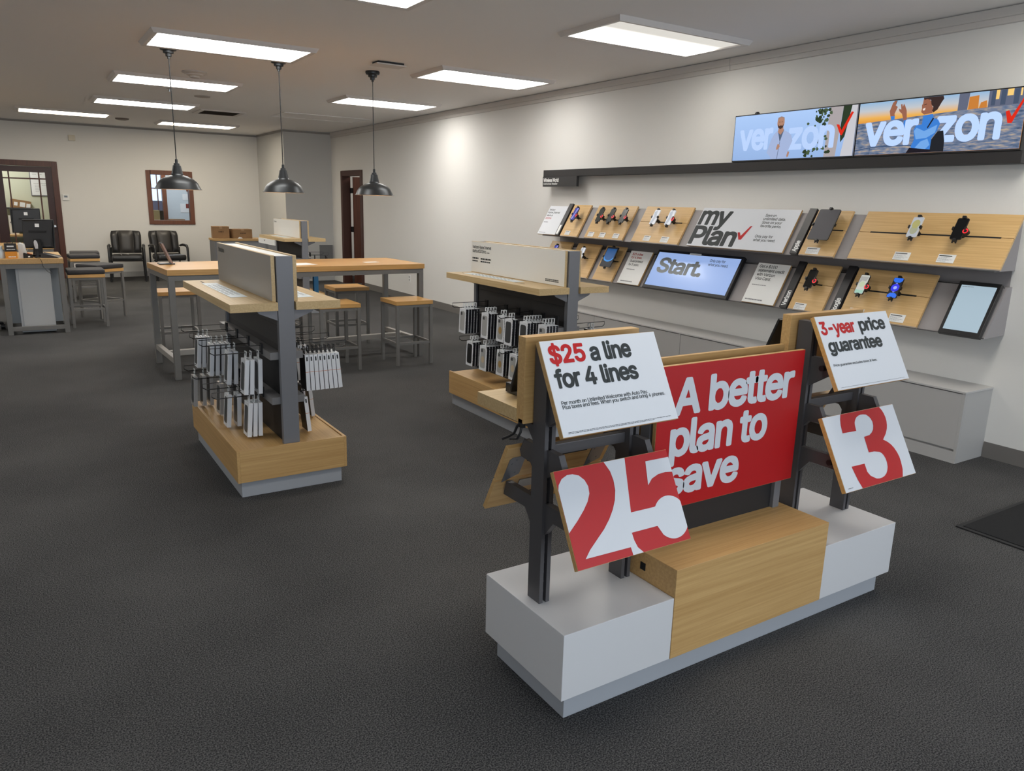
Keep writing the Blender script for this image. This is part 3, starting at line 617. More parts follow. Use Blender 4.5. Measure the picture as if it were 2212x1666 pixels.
# ------------------------------------------------------------------ ceiling things
LENS = mat('lit_diffuser', (255, 253, 248), emit=LAMP)
WARM = mat('warm_diffuser', (255, 243, 220), emit=LAMP * 1.35)
FAR = mat('bright_diffuser', (255, 252, 246), emit=LAMP * 1.45)
SOFT = mat('soft_diffuser', (255, 251, 242), emit=LAMP * .95)
HALF = mat('half_lit_diffuser', (255, 251, 242), emit=LAMP)      # one of its two tubes is out
nt_ = HALF.node_tree
tc_, sp_, mr_ = nt_.nodes.new('ShaderNodeTexCoord'), nt_.nodes.new('ShaderNodeSeparateXYZ'), nt_.nodes.new('ShaderNodeMapRange')
mr_.interpolation_type = 'SMOOTHSTEP'
mr_.inputs['From Min'].default_value, mr_.inputs['From Max'].default_value = -.12, .27
mr_.inputs['To Min'].default_value, mr_.inputs['To Max'].default_value = .66, LAMP * 1.5
nt_.links.new(tc_.outputs['Object'], sp_.inputs[0])
nt_.links.new(sp_.outputs['Y'], mr_.inputs['Value'])
nt_.links.new(mr_.outputs[0], nt_.nodes['Principled BSDF'].inputs['Emission Strength'])
FRAME = mat('troffer_frame', (214, 208, 204), 0.5)


def troffer(x, y, label, lens):
    t = thing('ceiling_light', label, 'ceiling light', (x, y, ZC), 'fluorescent ceiling panels')
    a, b, c, d_ = .665, .36, .61, .30
    mb = MB()
    for s in (-1, 1):       # mitred sloping rails round the lens
        mb.add([(-a, s * b, 0), (a, s * b, 0), (a - .02, s * (b - .02), -.035), (-a + .02, s * (b - .02), -.035), (c, s * d_, -.03), (-c, s * d_, -.03), (c, s * d_, -.012), (-c, s * d_, -.012)],
               [(0, 1, 2, 3) if s > 0 else (3, 2, 1, 0), (3, 2, 4, 5) if s > 0 else (5, 4, 2, 3), (5, 4, 6, 7) if s > 0 else (7, 6, 4, 5)])
        mb.add([(s * a, -b, 0), (s * a, b, 0), (s * (a - .02), b - .02, -.035), (s * (a - .02), -b + .02, -.035), (s * c, d_, -.03), (s * c, -d_, -.03), (s * c, d_, -.012), (s * c, -d_, -.012)],
               [(3, 2, 1, 0) if s > 0 else (0, 1, 2, 3), (5, 4, 2, 3) if s > 0 else (3, 2, 4, 5), (7, 6, 4, 5) if s > 0 else (5, 4, 6, 7)])
    mb.build('frame', FRAME, t)
    MB().box(-c, -d_, -.02, c, d_, -.006).build('diffuser', lens, t)
    return t


tr0 = troffer(1.70, 7.23, 'long lit ceiling panel in front of the pendant roses', LENS)
for x, y, lb, ln in ((1.69, 9.80, 'lit ceiling panel just beyond the round smoke detector', FAR), (1.70, 12.30, 'slim lit ceiling panel beside the dark air vent', FAR), (.83, 14.60, 'yellowish lit ceiling panel above the glazed office door', WARM),
                 (2.92, 15.15, 'yellowish lit ceiling panel by the boxed-out corner', WARM), (4.24, 4.68, 'big lit ceiling panel above the red sign stand, half dim', HALF), (4.22, 7.23, 'lit ceiling panel between the exit-side wall and the grey diffuser', 0),
                 (4.25, 9.85, 'lit ceiling panel crossed by the cord of the pendant by the display wall', FAR), (1.70, 4.68, 'lit ceiling panel cut off by the top of the picture', 0)):
    if ln:
        troffer(x, y, lb, ln)
    else:
        dup(tr0, lb, M=T(x, y, ZC))
for x, y, ln in ((1.70, 1.9, SOFT), (4.24, 1.9, SOFT), (-1.3, 4.7, LENS), (-1.3, 9.8, FAR), (-1.3, 12.3, FAR)):
    troffer(x, y, 'lit ceiling panel out of view, over the open floor', ln)

ENAM = mat('black_enamel', (58, 60, 62), 0.36, 0.55)
INNER = mat('shade_inside', (225, 205, 180), 0.4)
BULB = mat('warm_bulb', (255, 214, 160), emit=40.0)


def pendant(x, y, label):
    t = thing('pendant_lamp', label, 'pendant lamp', (x, y, ZC), 'black pendant lamps over the table')
    MB().lathe([(0, 0), (.068, 0), (.072, -.012), (.066, -.03), (.045, -.036), (.043, -.055), (.026, -.06), (.024, -.082), (.012, -.084), (.012, -.1), (0, -.1)]).build('ceiling_rose', ENAM, t)
    MB().tube([(0, 0, -.095), (0, 0, -.955)], .0045, 8).build('cord', BLACK, t)
    MB().lathe([(0, -.945), (.011, -.945), (.013, -.975), (.024, -.98), (.026, -.995), (.034, -1.0), (.036, -1.01), (.05, -1.075), (0, -1.075)]).build('socket_cap', ENAM, t)
    s = MB().lathe([(.04, -1.066), (.05, -1.072), (.056, -1.083), (.09, -1.093), (.135, -1.117), (.163, -1.142), (.172, -1.156), (.195, -1.204), (.203, -1.206), (.203, -1.2085)], m=0)
    s.lathe([(.203, -1.2085), (.194, -1.2075), (.169, -1.159), (.16, -1.147), (.133, -1.122), (.088, -1.098), (.05, -1.088), (.0, -1.086)], m=1)
    s.build('lamp_shade', [ENAM, INNER], t)
    MB().lathe([(0, -1.19), (.018, -1.185), (.028, -1.168), (.028, -1.15), (.016, -1.125), (.013, -1.09)], seg=20).build('bulb', BULB, t)
    return t


p0 = pendant(1.278, 7.65, 'black pendant lamp over the table end that carries the tablet')
dup(p0, 'black pendant lamp over the middle of the long table', M=T(2.236, 7.65, ZC))
dup(p0, 'black pendant lamp hanging toward the display wall and ajar door', M=T(3.175, 7.65, ZC))

t = thing('smoke_detector', 'round white smoke detector on ceiling between two light panels', 'smoke detector', (1.735, 8.95, ZC))
MB().lathe([(0, 0), (.12, 0), (.125, -.012), (.105, -.022), (.085, -.024), (.08, -.035), (.055, -.044), (.05, -.044), (.045, -.06), (.02, -.066), (0, -.066)]).build('base', mat('off_white_plastic', (206, 198, 190), .5), t)
tag(MB().lathe([(0, 0), (.035, 0), (.035, -.006), (.012, -.008), (.01, -.035), (.022, -.037), (0, -.04)], c=(1.738, 10.5, ZC), seg=16).build('fire_sprinkler', CHROME), 'small chrome fire sprinkler on the ceiling behind the cord', 'sprinkler')
tag(MB().lathe([(0, 0), (.10, 0), (.095, -.01), (0, -.012)], c=(2.207, 10.99, ZC), seg=24).build('ceiling_speaker', mat('beige_disc', (170, 160, 152), .6)), 'flat round speaker disc on ceiling beyond the smoke detector', 'speaker')
tag(MB().lathe([(0, 0), (.11, 0), (.10, -.02), (.06, -.03), (0, -.03)], c=(1.71, 15.1, ZC), seg=24).build('smoke_alarm', mat('brown_disc', (120, 108, 100), .6)), 'small dark smoke alarm on ceiling by the yellowish light panel', 'smoke alarm')
t = thing('air_vent', 'dark louvred air vent in the ceiling past the pendants', 'air vent', (2.81, 12.85, ZC))
MB().box(-.33, -.32, -.012, .33, -.24, 0).box(-.33, .24, -.012, .33, .32, 0).box(-.33, -.24, -.012, -.26, .24, 0).box(.26, -.24, -.012, .33, .24, 0).build('frame', FRAME, t)
w = MB().box(-.26, -.24, -.003, .26, .24, -.001)
for k in range(9):
    y = -.22 + k * .054
    w.add([(-.26, y, -.003), (.26, y, -.003), (.26, y + .035, -.014), (-.26, y + .035, -.014)], [(0, 1, 2, 3), (3, 2, 1, 0)])
w.build('louvre', mat('vent_dark', (58, 50, 46), .6), t)
t = thing('access_point', 'flat pale ceiling diffuser with dark rear edge beside the pendant rose', 'diffuser', (3.11, 7.1, ZC))  # diffuser box on the ceiling, pale face under a dark body
MB().box(-.15, -.08, -.03, .15, .10, -.018).build('face', FRAME, t, bevel=.008)
MB().box(-.13, -.06, -.018, .13, .08, 0).build('body', mat('vent_black', (40, 38, 38), .6), t)
w = MB()
for a in ((-.68, -.36, .68, -.335), (-.68, .335, .68, .36), (-.68, -.335, -.655, .335), (.655, -.335, .68, .335)):
    w.box(a[0], a[1], -.008, a[2], a[3], 0)
w.box(-.655, -.335, -.003, .655, .335, 0)
t = w.build('ceiling_hatch', CEILP)
t.location = (4.24, 12.35, ZC)
tag(t, 'painted-over ceiling access panel between vent and display wall', 'access panel')

# small fittings on the walls
t = thing('thermostat', 'white thermostat with grey screen beside the office door', 'thermostat', (.84, YB, 1.49))
MB().box(-.055, -.025, -.05, .055, 0, .06).build('body', PLAIN, t, bevel=.005)
MB().box(-.03, -.027, .0, .025, -.024, .035).build('screen', mat('lcd', (110, 120, 128), .3), t)
t = thing('alarm_box', 'small beige alarm box high on the back wall', 'alarm box', (1.03, YB, 2.56))
MB().box(-.055, -.04, -.05, .055, 0, .05).build('body', mat('beige_plastic', (206, 198, 180), .5), t, bevel=.006)
t = thing('wall_outlet', 'white power outlet low on the display wall beyond the table', 'power outlet', (XW, 11.36, .36))
MB().box(-.008, -.035, -.058, 0, .035, .058).build('plate', PLAIN, t, bevel=.003)
MB().box(-.010, -.014, .008, -.006, .014, .036).box(-.010, -.014, -.036, -.006, .014, -.008).build('socket', mat('socket_grey', (150, 148, 144), .5), t)
t = thing('wall_grille', 'dark grey grille low on the boxed-out corner wall', 'wall grille', (5.14, CY0, .57))
MB().box(-.13, -.03, -.18, .13, 0, .13).build('face', mat('grille_grey', (112, 112, 114), .6), t, bevel=.004)
# ------------------------------------------------------------------ foreground sign stand
BX0, BX1, BX2, BX3 = 1.253, 1.704, 2.50, 2.968
BY0, BY1 = 1.62, 2.075
ZW, ZO = .312, .412
t = thing('sign_stand', 'long low stand of white and oak blocks on grey plinth, carrying red signs', 'display stand', (2.11, 1.845, 0))
ox, oy = 2.11, 1.845
L = lambda x, y, z: (x - ox, y - oy, z)


def lb(mb, x0, y0, z0, x1, y1, z1, m=0):
    return mb.box(*L(x0, y0, z0), *L(x1, y1, z1), m=m)


o = lb(MB(), 1.285, 1.648, 0, 2.93, 2.045, .087).build('plinth', PLINTH, t, bevel=.002)
o['label'] = 'grey recessed plinth'
for x0, x1 in ((BX0, BX1 - .001), (BX2 + .001, BX3)):
    o = lb(MB(), x0, BY0, .087, x1, BY1, ZW).build('block', WHITE, t, bevel=.002)
    o['label'] = 'white laminate block'
mb = lb(MB(), BX1, BY0 - .002, .087, BX2, BY1 + .002, ZO)
o = mb.build('block', oak('X'), t, bevel=.0015)
o['label'] = 'taller oak veneer block'
lb(MB(), BX1 - .002, 1.765, .345, BX1 + .004, 1.79, .372).build('cable_port', SLOT, t, bevel=.0005)
PZ = 1.149
posts = []
for x in (1.2935, 1.6365, 2.5345, 2.885):
    base = ZW
    mb = lb(MB(), x, 1.812, base, x + .014, 1.878, PZ)
    lb(mb, x + .026, 1.812, base, x + .040, 1.878, PZ)
    lb(mb, x + .014, 1.838, base, x + .026, 1.852, PZ)
    lb(mb, x, 1.812, PZ, x + .04, 1.878, PZ + .004)
    p = mb.build('post', POST, t)
    s = MB()
    for sy in (1.8365, 1.852):
        lb(s, x + .014, sy, base + .002, x + .026, sy + .0015, PZ - .004)
    s.build('slotted_channel', SLOT, p)
    r = MB()
    z = base + .03
    while z < PZ - .03:
        lb(r, x + .014, 1.827, z, x + .026, 1.8365, z + .007)
        z += .034
    r.build('slot_rungs', POST, p)
# centre panel with its two light metal uprights
lb(MB(), 1.735, 1.838, ZO, 2.425, 1.852, 1.0).build('centre_panel', PANEL, t)
for x in (1.735, 2.425):
    lb(MB(), x - .001, 1.822, ZO, x + .035, 1.868, 1.03).build('upright', STEEL, t, bevel=.002)
# arms from the posts to the tilted boards, front and back
def arm(mb, x, prof, back=False):
    q = [((2 * 1.845 - y if back else y) - oy, z) for y, z in prof]
    mb.prism(q, 'x', x - ox, x - ox + .020)
TOPF = [(1.812, 1.02), (1.745, 1.02), (1.730, .995), (1.716, .965), (1.735, .955), (1.812, .905)]
LOWU = [(1.812, .83), (1.75, .83), (1.728, .79), (1.735, .77), (1.79, .765), (1.812, .74)]
LOWL = [(1.812, .655), (1.652, .655), (1.642, .63), (1.635, .605), (1.765, .605), (1.812, .55)]
for x in (1.2935, 1.6365, 2.5345, 2.885):
    for pf in (TOPF, LOWU, LOWL):
        mb = MB()
        arm(mb, x + .010, pf)
        mb.build('arm', POST, t, bevel=.001)
    for pf in (LOWU, LOWL):
        mb = MB()
        arm(mb, x + .010, pf, True)
        mb.build('arm', POST, t, bevel=.001)
    mb = MB()
    b = [(1.878, 1.12), (1.885, 1.12), (1.885, .89), (2.10, .89), (2.10, .875), (1.93, .875), (1.878, .82)]
    q = [(y - oy, z) for y, z in b]
    mb.prism(q, 'x', x + .014 - ox, x + .026 - ox)
    mb.build('arm', POST, t, bevel=.001)
for x0, x1 in ((1.335, 1.637), (2.576, 2.885)):
    lb(MB(), x0, 1.835, .80, x1, 1.86, .835).build('cross_rail', POST, t, bevel=.002)
mb = MB()
for x in (1.2935, 1.6365, 2.5345, 2.885):
    for y, z in ((1.748, .985), (1.668, .632)):
        mb.tube([L(x - .012, y, z), L(x + .052, y, z)], .011, 12)
mb.build('bolt', BLACK, t)


def signboard(name, label, M, w, h, face, th=.018, cat='sign', edge=None):
    s = thing(name, label, cat, M=M)
    MB().box(-.0, 0.0012, 0, w, th, h).build('backing_board', edge or oak('X'), s)
    MB().box(.001, 0, .001, w - .001, .0012, h - .001).build('face', face, s)
    return s


X1 = (1, 0, 0)
ZT = (0, .139, .257)
HT = math.hypot(.139, .257)
s = signboard('tilted_sign', 'white tilted sign with red price, above the coral 25 board', frame((1.25, 1.661, .918), X1, ZT), .45, HT, SIGNW)
letters(MB(), '$25', .0216, .2215, .055, .1543).build('lettering', RED, s)
mb = letters(MB(), 'a line', .172, .2190, .0562, .3335)
letters(mb, 'for 4 lines', .0215, .147, .0555, .3378)
mb.build('lettering', TYPE, s)
mb = MB()
letters(mb, 'Per month on Unlimited Welcome with Auto Pay.', .0234, .0952, .0112, .3546, 'M')
letters(mb, 'Plus taxes and fees. When you switch and bring 4 phones.', .0238, .0823, .0112, .4219, 'M')
mb.build('body_copy', TYPE, s)
mb = MB()
smallprint(mb, .021, .421, .0125, .0013, dens=.008)
smallprint(mb, .021, .352, .0090, .0013, dens=.008)
mb.build('fine_print', TYPE, s)
s = signboard('tilted_sign', 'white tilted sign promising a price guarantee, above the board with the figure 3', frame((2.503, 1.652, .921), X1, ZT), .462, HT, SIGNW, edge=honey_oak('X'))
letters(MB(), '3-year', .0117, .2190, .0515, .2248).build('lettering', RED, s)
mb = letters(MB(), 'price', .252, .2190, .0515, .4234)
letters(mb, 'guarantee', .0254, .1480, .0505, .3654)
mb.build('lettering', TYPE, s)
letters(MB(), 'Price guarantee excludes taxes & fees.', .0204, .0918, .0092, .2939, 'M').build('body_copy', TYPE, s)
smallprint(MB(), .021, .435, .0085, .0010, dens=.007).build('fine_print', TYPE, s)
s = signboard('tilted_sign', 'coral board with huge white 25, lower on the stand end with the price sign', frame((1.252, 1.567, .546), X1, ZT), .448, HT, CORAL)
mb = MB()
kx, kz = .448 / .45, HT / .293
def sc(P): return [(min(max(x, .001), .449) * kx, min(max(z, .001), .292) * kz) for x, z in P]
mb.poly(sc([(0.001, 0.2362), (0.0065, 0.2512), (0.0222, 0.2673), (0.0444, 0.2755), (0.0642, 0.2748), (0.0855, 0.2672), (0.1022, 0.2505), (0.1095, 0.2299), (0.1069, 0.2084), (0.0933, 0.1865), (0.071, 0.164), (0.0402, 0.1384), (0.001, 0.110)]), -.0007)
circ = [(.395 + .0695 * math.cos(a), .0815 + .0675 * math.sin(a)) for a in [math.radians(140 - 277 * k / 40) for k in range(41)]]
mb.poly(sc([(0.1889, 0.292), (0.2726, 0.292), (0.2418, 0.125), (0.3340, 0.1240)] + circ + [(0.3300, 0.0655), (0.2246, 0.0659), (0.2266, 0.0413), (0.2331, 0.0197), (0.2502, 0.001), (0.2085, 0.001), (0.2069, 0.0255), (0.0358, 0.0276), (0.0588, 0.0492), (0.0926, 0.0728), (0.1273, 0.0969), (0.1543, 0.1207), (0.1766, 0.146), (0.194, 0.1728), (0.205, 0.2014), (0.208, 0.2315), (0.2040, 0.2607)]), -.0007)
mb.poly(sc([(0.3512, 0.2683), (0.449, 0.2676), (0.449, 0.2185), (0.4205, 0.2222), (0.389, 0.2205), (0.3585, 0.2111), (0.3367, 0.1934)]), -.0007)
mb.build('numerals', SIGNW, s)
s = signboard('tilted_sign', 'white board with huge red 3, lower on the stand end with the guarantee sign', frame((2.503, 1.567, .546), X1, ZT), .462, HT, SIGNW, edge=honey_oak('X'))
mb = MB()
mb.poly([(x * .462 / .46, min(max(z, .0012), .2915) * kz) for x, z in [(0.1122, 0.2935), (0.3645, 0.293), (0.375, .277), (0.3809, 0.2619), (.3835, .246), (0.382, 0.2299), (.377, .2145), (0.3683, 0.2), (.35, .181), (0.3212, 0.1611), (.343, .1495), (0.36, 0.136), (.3735, .119), (0.3825, 0.0998), (.3875, .08), (0.3873, 0.0607), (.382, .03), (0.3667, 0.0003), (0.1035, 0.0011), (0.0907, 0.0349), (0.0836, 0.0658), (0.0789, 0.0896), (0.1602, 0.0885), (0.1605, 0.0564), (.172, .039), (0.1885, 0.0296), (.204, .022), (0.2208, 0.0195), (.239, .02), (0.2562, 0.0237), (.272, .031), (0.2838, 0.0408), (.294, .055), (0.298, 0.0714), (.298, .086), (0.2939, 0.0995), (.285, .111), (0.2732, 0.1178), (0.2418, 0.1246), (0.2076, 0.1257), (0.21, 0.1886), (0.2458, 0.1904), (.265, .198), (0.28, 0.2085), (.289, .223), (0.2922, 0.2381), (.288, .252), (0.2801, 0.262), (.266, .272), (0.2489, 0.275), (.232, .276), (0.2157, 0.2736), (.2, .268), (0.1882, 0.2586), (.181, .2495), (0.1778, 0.2395), (0.1744, 0.2174), (0.0896, 0.2197), (0.0936, 0.2507), (.101, .272)]], -.0007)
mb.build('numeral', CORAL, s)
smallprint(MB(), .02, .05, .012, .0025, dens=.004).build('lettering', GREYTYPE, s)
s = signboard('upright_sign', 'big upright red sign in the middle of the stand', frame((1.732, 1.79, .54), X1, (0, 0, 1)), .742, .515, RED, th=.016)
letters(MB(), 'A better', .0726, .3430, .1260, .6953).build('lettering', SIGNW, s)
letters(MB(), 'plan to', .066, .1975, .1260, .5643).build('lettering', SIGNW, s)
letters(MB(), 'save', .064, .0540, .1260, .4273).build('lettering', SIGNW, s)
# boards on the far side of the stand
s = thing('upright_board', 'plain oak-backed board standing behind the red sign', 'sign', (1.732, 1.886, .545))
MB().box(0, 0, 0, .742, .016, .515).build('backing_board', oak('X'), s)
MB().box(.001, .016, .001, .741, .0172, .514).build('face', SIGNW, s)
for x0, x1, lbl in ((1.262, 1.715, 'L-shaped oak holder behind the price sign'), (2.497, 2.962, 'L-shaped oak holder behind the guarantee sign')):
    s = thing('product_holder', lbl + ', with a tablet on its ledge', 'product holder', (x0, 1.886, .90))
    wd = x1 - x0
    MB().box(0, 0, 0, wd, .04, .272).build('upright_panel', oak('X'), s, bevel=.001)
    MB().box(0, .04, 0, wd, .285, .042).build('ledge', pale_oak('X'), s, bevel=.001)
    MB().box(wd * .28, .075, .0415, wd * .28 + .018, .20, .0425).build('cable_slot', SLOT, s)
    k = thing('tablet', 'black tablet leaning on the oak holder behind the ' + ('price' if x0 < 2 else 'guarantee') + ' sign', 'tablet', M=T(x0 + (.388 if x0 < 2 else .352), 2.065 if x0 < 2 else 2.04, .9445) @ Matrix.Rotation(PI, 4, 'Z'))
    LN_ = T(0, 0, .018) @ Matrix.Rotation(-math.radians(22), 4, 'X')
    MB().box(0, 0, 0, .33, .012, .20).build('body', BLACK, k, bevel=.003, M=LN_)
    MB().box(.012, -.001, .014, .318, .0002, .186).build('screen', mat('dark_screen', (10, 11, 13), .12), k, M=LN_)
    MB().box(.03, -.06, 0, .305, .015, .032).build('stand', BLACK, k, bevel=.002)
    f = frame((x1, 2.123, .546), (-1, 0, 0), (0, -.139, .257))
    s = thing('product_tray', 'oak product board tilted on the far side, under the ' + ('price' if x0 < 2 else 'guarantee') + ' holder', 'display tray', M=f)
    MB().box(0, 0, 0, wd, .016, .137).box(0, 0, .143, wd, .016, HT).build('board', oak('X'), s, bevel=.001)
    for zz in (.05, .215):
        MB().box(.10, .0162, zz, wd - .10, .017, zz + .006).build('groove', SLOT, s)
    for xx in (.02, wd - .085):
        mb = MB().prism([(xx, .16), (xx + .06, .13), (xx + .06, .235), (xx + .05, .245), (xx + .01, .245), (xx, .235)], 'y', .016, .0185)
        for q in ((xx + .03, .23), (xx + .045, .215), (xx + .02, .17), (xx + .045, .155)):
            mb.tube([(q[0], .018, q[1]), (q[0], .0205, q[1])], .003, 8)
        mb.build('mounting_plate', STEEL, s)
    MB().box(.10, .016, .085, wd - .10, .0185, .125).build('cable_cover', mat('brushed_steel', (150, 148, 145), .35, .7), s, bevel=.004)
mb = MB().tube([(1.268, 1.905, .905), (1.262, 1.92, .885), (1.258, 1.93, .86), (1.25, 1.95, .845), (1.236, 1.965, .835)], .0045, 8).tube([(1.27, 1.905, .905), (1.262, 1.90, .87), (1.256, 1.91, .848), (1.25, 1.94, .84)], .004, 8)
mb.box(1.262, 1.893, .885, 1.275, 1.915, .912)
tag(mb.build('cable', BLACK), 'short black cable dangling under the oak holder behind the price sign', 'cable')
# ------------------------------------------------------------------ accessory gondolas
HEADW = mat('header_white', (222, 220, 214), 0.45)
WIRE = mat('dark_wire', (44, 44, 46), 0.35, 0.7)


def hook(g, side, y, z, ln):
    s = side
    mb = MB().tube([(s * .088, y, z), (s * (.088 + ln - .02), y, z), (s * (.088 + ln), y, z + .012)], .0028, 6)
    mb.tube([(s * .088, y, z + .035), (s * (.088 + ln), y, z + .035), (s * (.088 + ln), y, z + .012)], .002, 6)
    mb.box(s * .085, y - .02, z - .012, s * .095, y + .02, z + .045)
    return mb.build('hook', WIRE, g)


def gondola(name_label, x, y, header, hooks, group='accessory gondolas', light=False, top=1.277):
    """local frame: x = 0 on the centre line, y = 0 at the near end"""
    g = thing('gondola', name_label, 'display gondola', (x, y, 0), group)
    MB().box(-.278, .005, 0, .275, 1.175, .09).build('plinth', PLINTH, g, bevel=.002)
    ok = oak('Y')
    mb = MB().box(-.30, -.02, .09, -.285, 1.19, .268).box(.285, -.02, .09, .30, 1.19, .268)
    mb.box(-.285, -.001, .09, .285, 1.175, .262)
    mb.build('base', ok, g, bevel=.0012)
    MB().box(-.285, -.02, .09, .285, -.0012, .268).build('base_front', oak('X'), g, bevel=.001)
    for yy in (0.004, 1.225):
        MB().box(-.043, yy, .262, .043, yy + .036, top - .003).build('post', mat('blue_grey_post', (118, 119, 124), .5, .15), g, bevel=.002)
    MB().box(-.027, .04, .262, .027, 1.225, .990).build('panel', PANEL, g)
    mb = MB()
    for s in (-1, 1):
        mb.box(s * .027, .06, .905, s * .031, 1.205, .985)
        mb.box(s * .027, .06, .80, s * .0285, 1.205, .902)
    mb.build('backing_strip', mat('dark_grey_strip', (56, 54, 55), .5), g)
    for s in (-1, 1):
        for zz in (.727, .482):
            MB().box(s * .028, .035, zz, s * .088, 1.23, zz + .040).build('rail', mat('rail_grey', (120, 119, 120), .45, .2), g, bevel=.002)
    for s in (-1, 1):
        q = [(s * .045, .94), (s * .045, .995), (s * .15, .995), (s * .14, .98)]
        for yy in (.012, 1.228):
            MB().prism(q, 'y', yy, yy + .012).build('bracket', STEEL, g)
        MB().box(s * .047, -.015, .995, s * .288, 1.268, 1.038).build('shelf', pale_oak('Y'), g, bevel=.0012)
    mb = MB().box(-.2, .30, 1.0381, -.193, .55, 1.0385).box(-.2, .93, 1.0381, -.193, 1.18, 1.0385)
    mb.build('cable_slot', SLOT, g)
    for s in (-1, 1):
        MB().box(s * .047, .02, 1.0385, s * .066, 1.268, top).build('header_board', pale_oak('Y'), g, bevel=.001)
        MB().box(s * .066, .022, 1.042, s * .0672, 1.266, top - .002).build('header_face', HEADW, g)
    MB().box(-.0465, .045, top - .03, .0465, 1.262, top - .006).build('header_infill', PLAIN, g)
    if header:
        mb = MB()
        header(mb)
        mb.build('lettering', TYPE, g, M=frame((-.0675, 1.268, 1.0385), (0, -1, 0), (0, 0, 1)))
    for h in hooks:
        hook(g, *h)
    return g


LH = [(-1, y, .747, .27) for y in (.20, .48, .75, 1.02)] + [(-1, y, .502, .27) for y in (.22, .46, .76, 1.02)]
RH = [(1, y, .747, .29) for y in (.17, .45, .72, .98)] + [(1, y, .502, .27) for y in (.2, .5, .85)]


def head_left(mb):
    letters(mb, 'Wearables', .045, .187, .028, .20, 'M')


def head_mid(mb):
    letters(mb, 'Verizon Home Internet', .022, .186, .024, .305, 'M')
    letters(mb, 'starts at $35/mo.', .022, .155, .024, .235, 'M')
    smallprint(mb, .245, .28, .157, .006, dens=.012)
    for k, (a, b) in enumerate(((.022, .115), (.15, .305))):
        smallprint(mb, a, b, .104, .012, dens=.02)
        smallprint(mb, a, b - .012, .084, .010, dens=.02)
    smallprint(mb, 1.03, 1.185, .034, .006, dens=.012)
    smallprint(mb, 1.03, 1.185, .024, .006, dens=.012)


def head_far(mb):
    letters(mb, 'Cases', .03, .186, .024, .16, 'M')


gL = gondola('oak accessory gondola before the long table, white boxes hanging on its long table side', 1.150, 3.978, head_left, LH + RH)
MH = [(-1, y, .80, ln) for y, ln in ((.98, .30), (.70, .27), (.53, .25), (.37, .27), (.22, .25), (.06, .2))] + [(-1, y, .56, .28) for y in (.90, .70, .50, .33)] + [(1, .10, .74, .27), (1, .4, .74, .27)]
gM = gondola('oak accessory gondola beside the display wall with home internet header', 3.083, 4.05, head_mid, MH)
FH = [(1, .08, .80, .27), (1, .3, .80, .27), (-1, .3, .5, .25)]
HEADG = mat('header_grey', (150, 146, 140), .38)
for c in gL.children:
    if c.name.startswith('header_face'):
        c.data.materials[0] = HEADG
gF = gondola('oak accessory gondola standing beyond the long table', 3.345, 10.55, head_far, FH)
t = thing('price_strip', 'long white label strip hanging under the shelf of the gondola beyond the table', 'label strip', (3.345 - .291, 10.55 + .42, .995))
MB().box(-.012, 0, -.075, .006, .85, -.001).build('body', PLAIN, t)
smallprint(MB(), .30, .36, -.035, .018, -.013, dens=.02).build('lettering', GREYTYPE, t, M=frame((0, .85, 0), (0, -1, 0), (0, 0, 1)))


# printed sheets on the shelves
def sheet(x, y, z, w, l, label, rot=0.0, rows=6, band=False):
    t = thing('price_sheet', label, 'price sheet', (x, y, z), 'price sheets on the gondola shelves', rot)
    MB().box(0, 0, 0, w, l, .0012).build('sheet', mat('cool_paper', (222, 230, 234), .4), t)
    mb = MB()
    rnd = random.Random(int(x * 100 + y * 10))
    for k in range(rows):
        for c in range(3):
            x0 = w * (.08 + .3 * c)
            yy = l * (.9 - .8 * (k + 1) / (rows + 1))
            mb.add([(x0, yy, .0015), (x0 + w * rnd.uniform(.12, .26), yy, .0015), (x0 + w * .2, yy + l * .022, .0015), (x0, yy + l * .022, .0015)], [(0, 1, 2, 3)])
    mb.build('lettering', GREYTYPE, t)
    return t


sheet(1.150 - .216, 3.978 + .28, 1.0386, .088, .77, 'long white price sheet on the near gondola shelf facing the desk', rows=12)
sheet(1.150 + .075, 3.978 + .16, 1.0386, .125, .55, 'white price sheet on the near gondola shelf facing the display wall', rows=14)
sheet(3.083 - .205, 4.05 + .42, 1.0386, .09, .72, 'pale price sheet in front of the home internet header', rows=10)
sheet(3.345 - .20, 10.55 + .30, 1.0386, .11, .7, 'small price sheet on the shelf of the gondola beyond the table', rows=6)

# ------------------------------------------------------------------ hanging packages
CLEAR = mat('clear_tab', (225, 228, 230), .25)
W_BACK = mat('box_grey', (196, 197, 199), .45)
IMG = {'dark': mat('case_dark', (62, 64, 66), .35), 'clear': mat('case_clear', (168, 168, 166), .3), 'gold': mat('case_gold', (168, 138, 86), .35), 'tan': mat('case_tan', (196, 178, 148), .35),
       'black': mat('case_black', (18, 18, 20), .3)}
ORNG = mat('orange_line', (205, 120, 70), .5)
NAVY = mat('box_black_side', (22, 22, 30), .5)


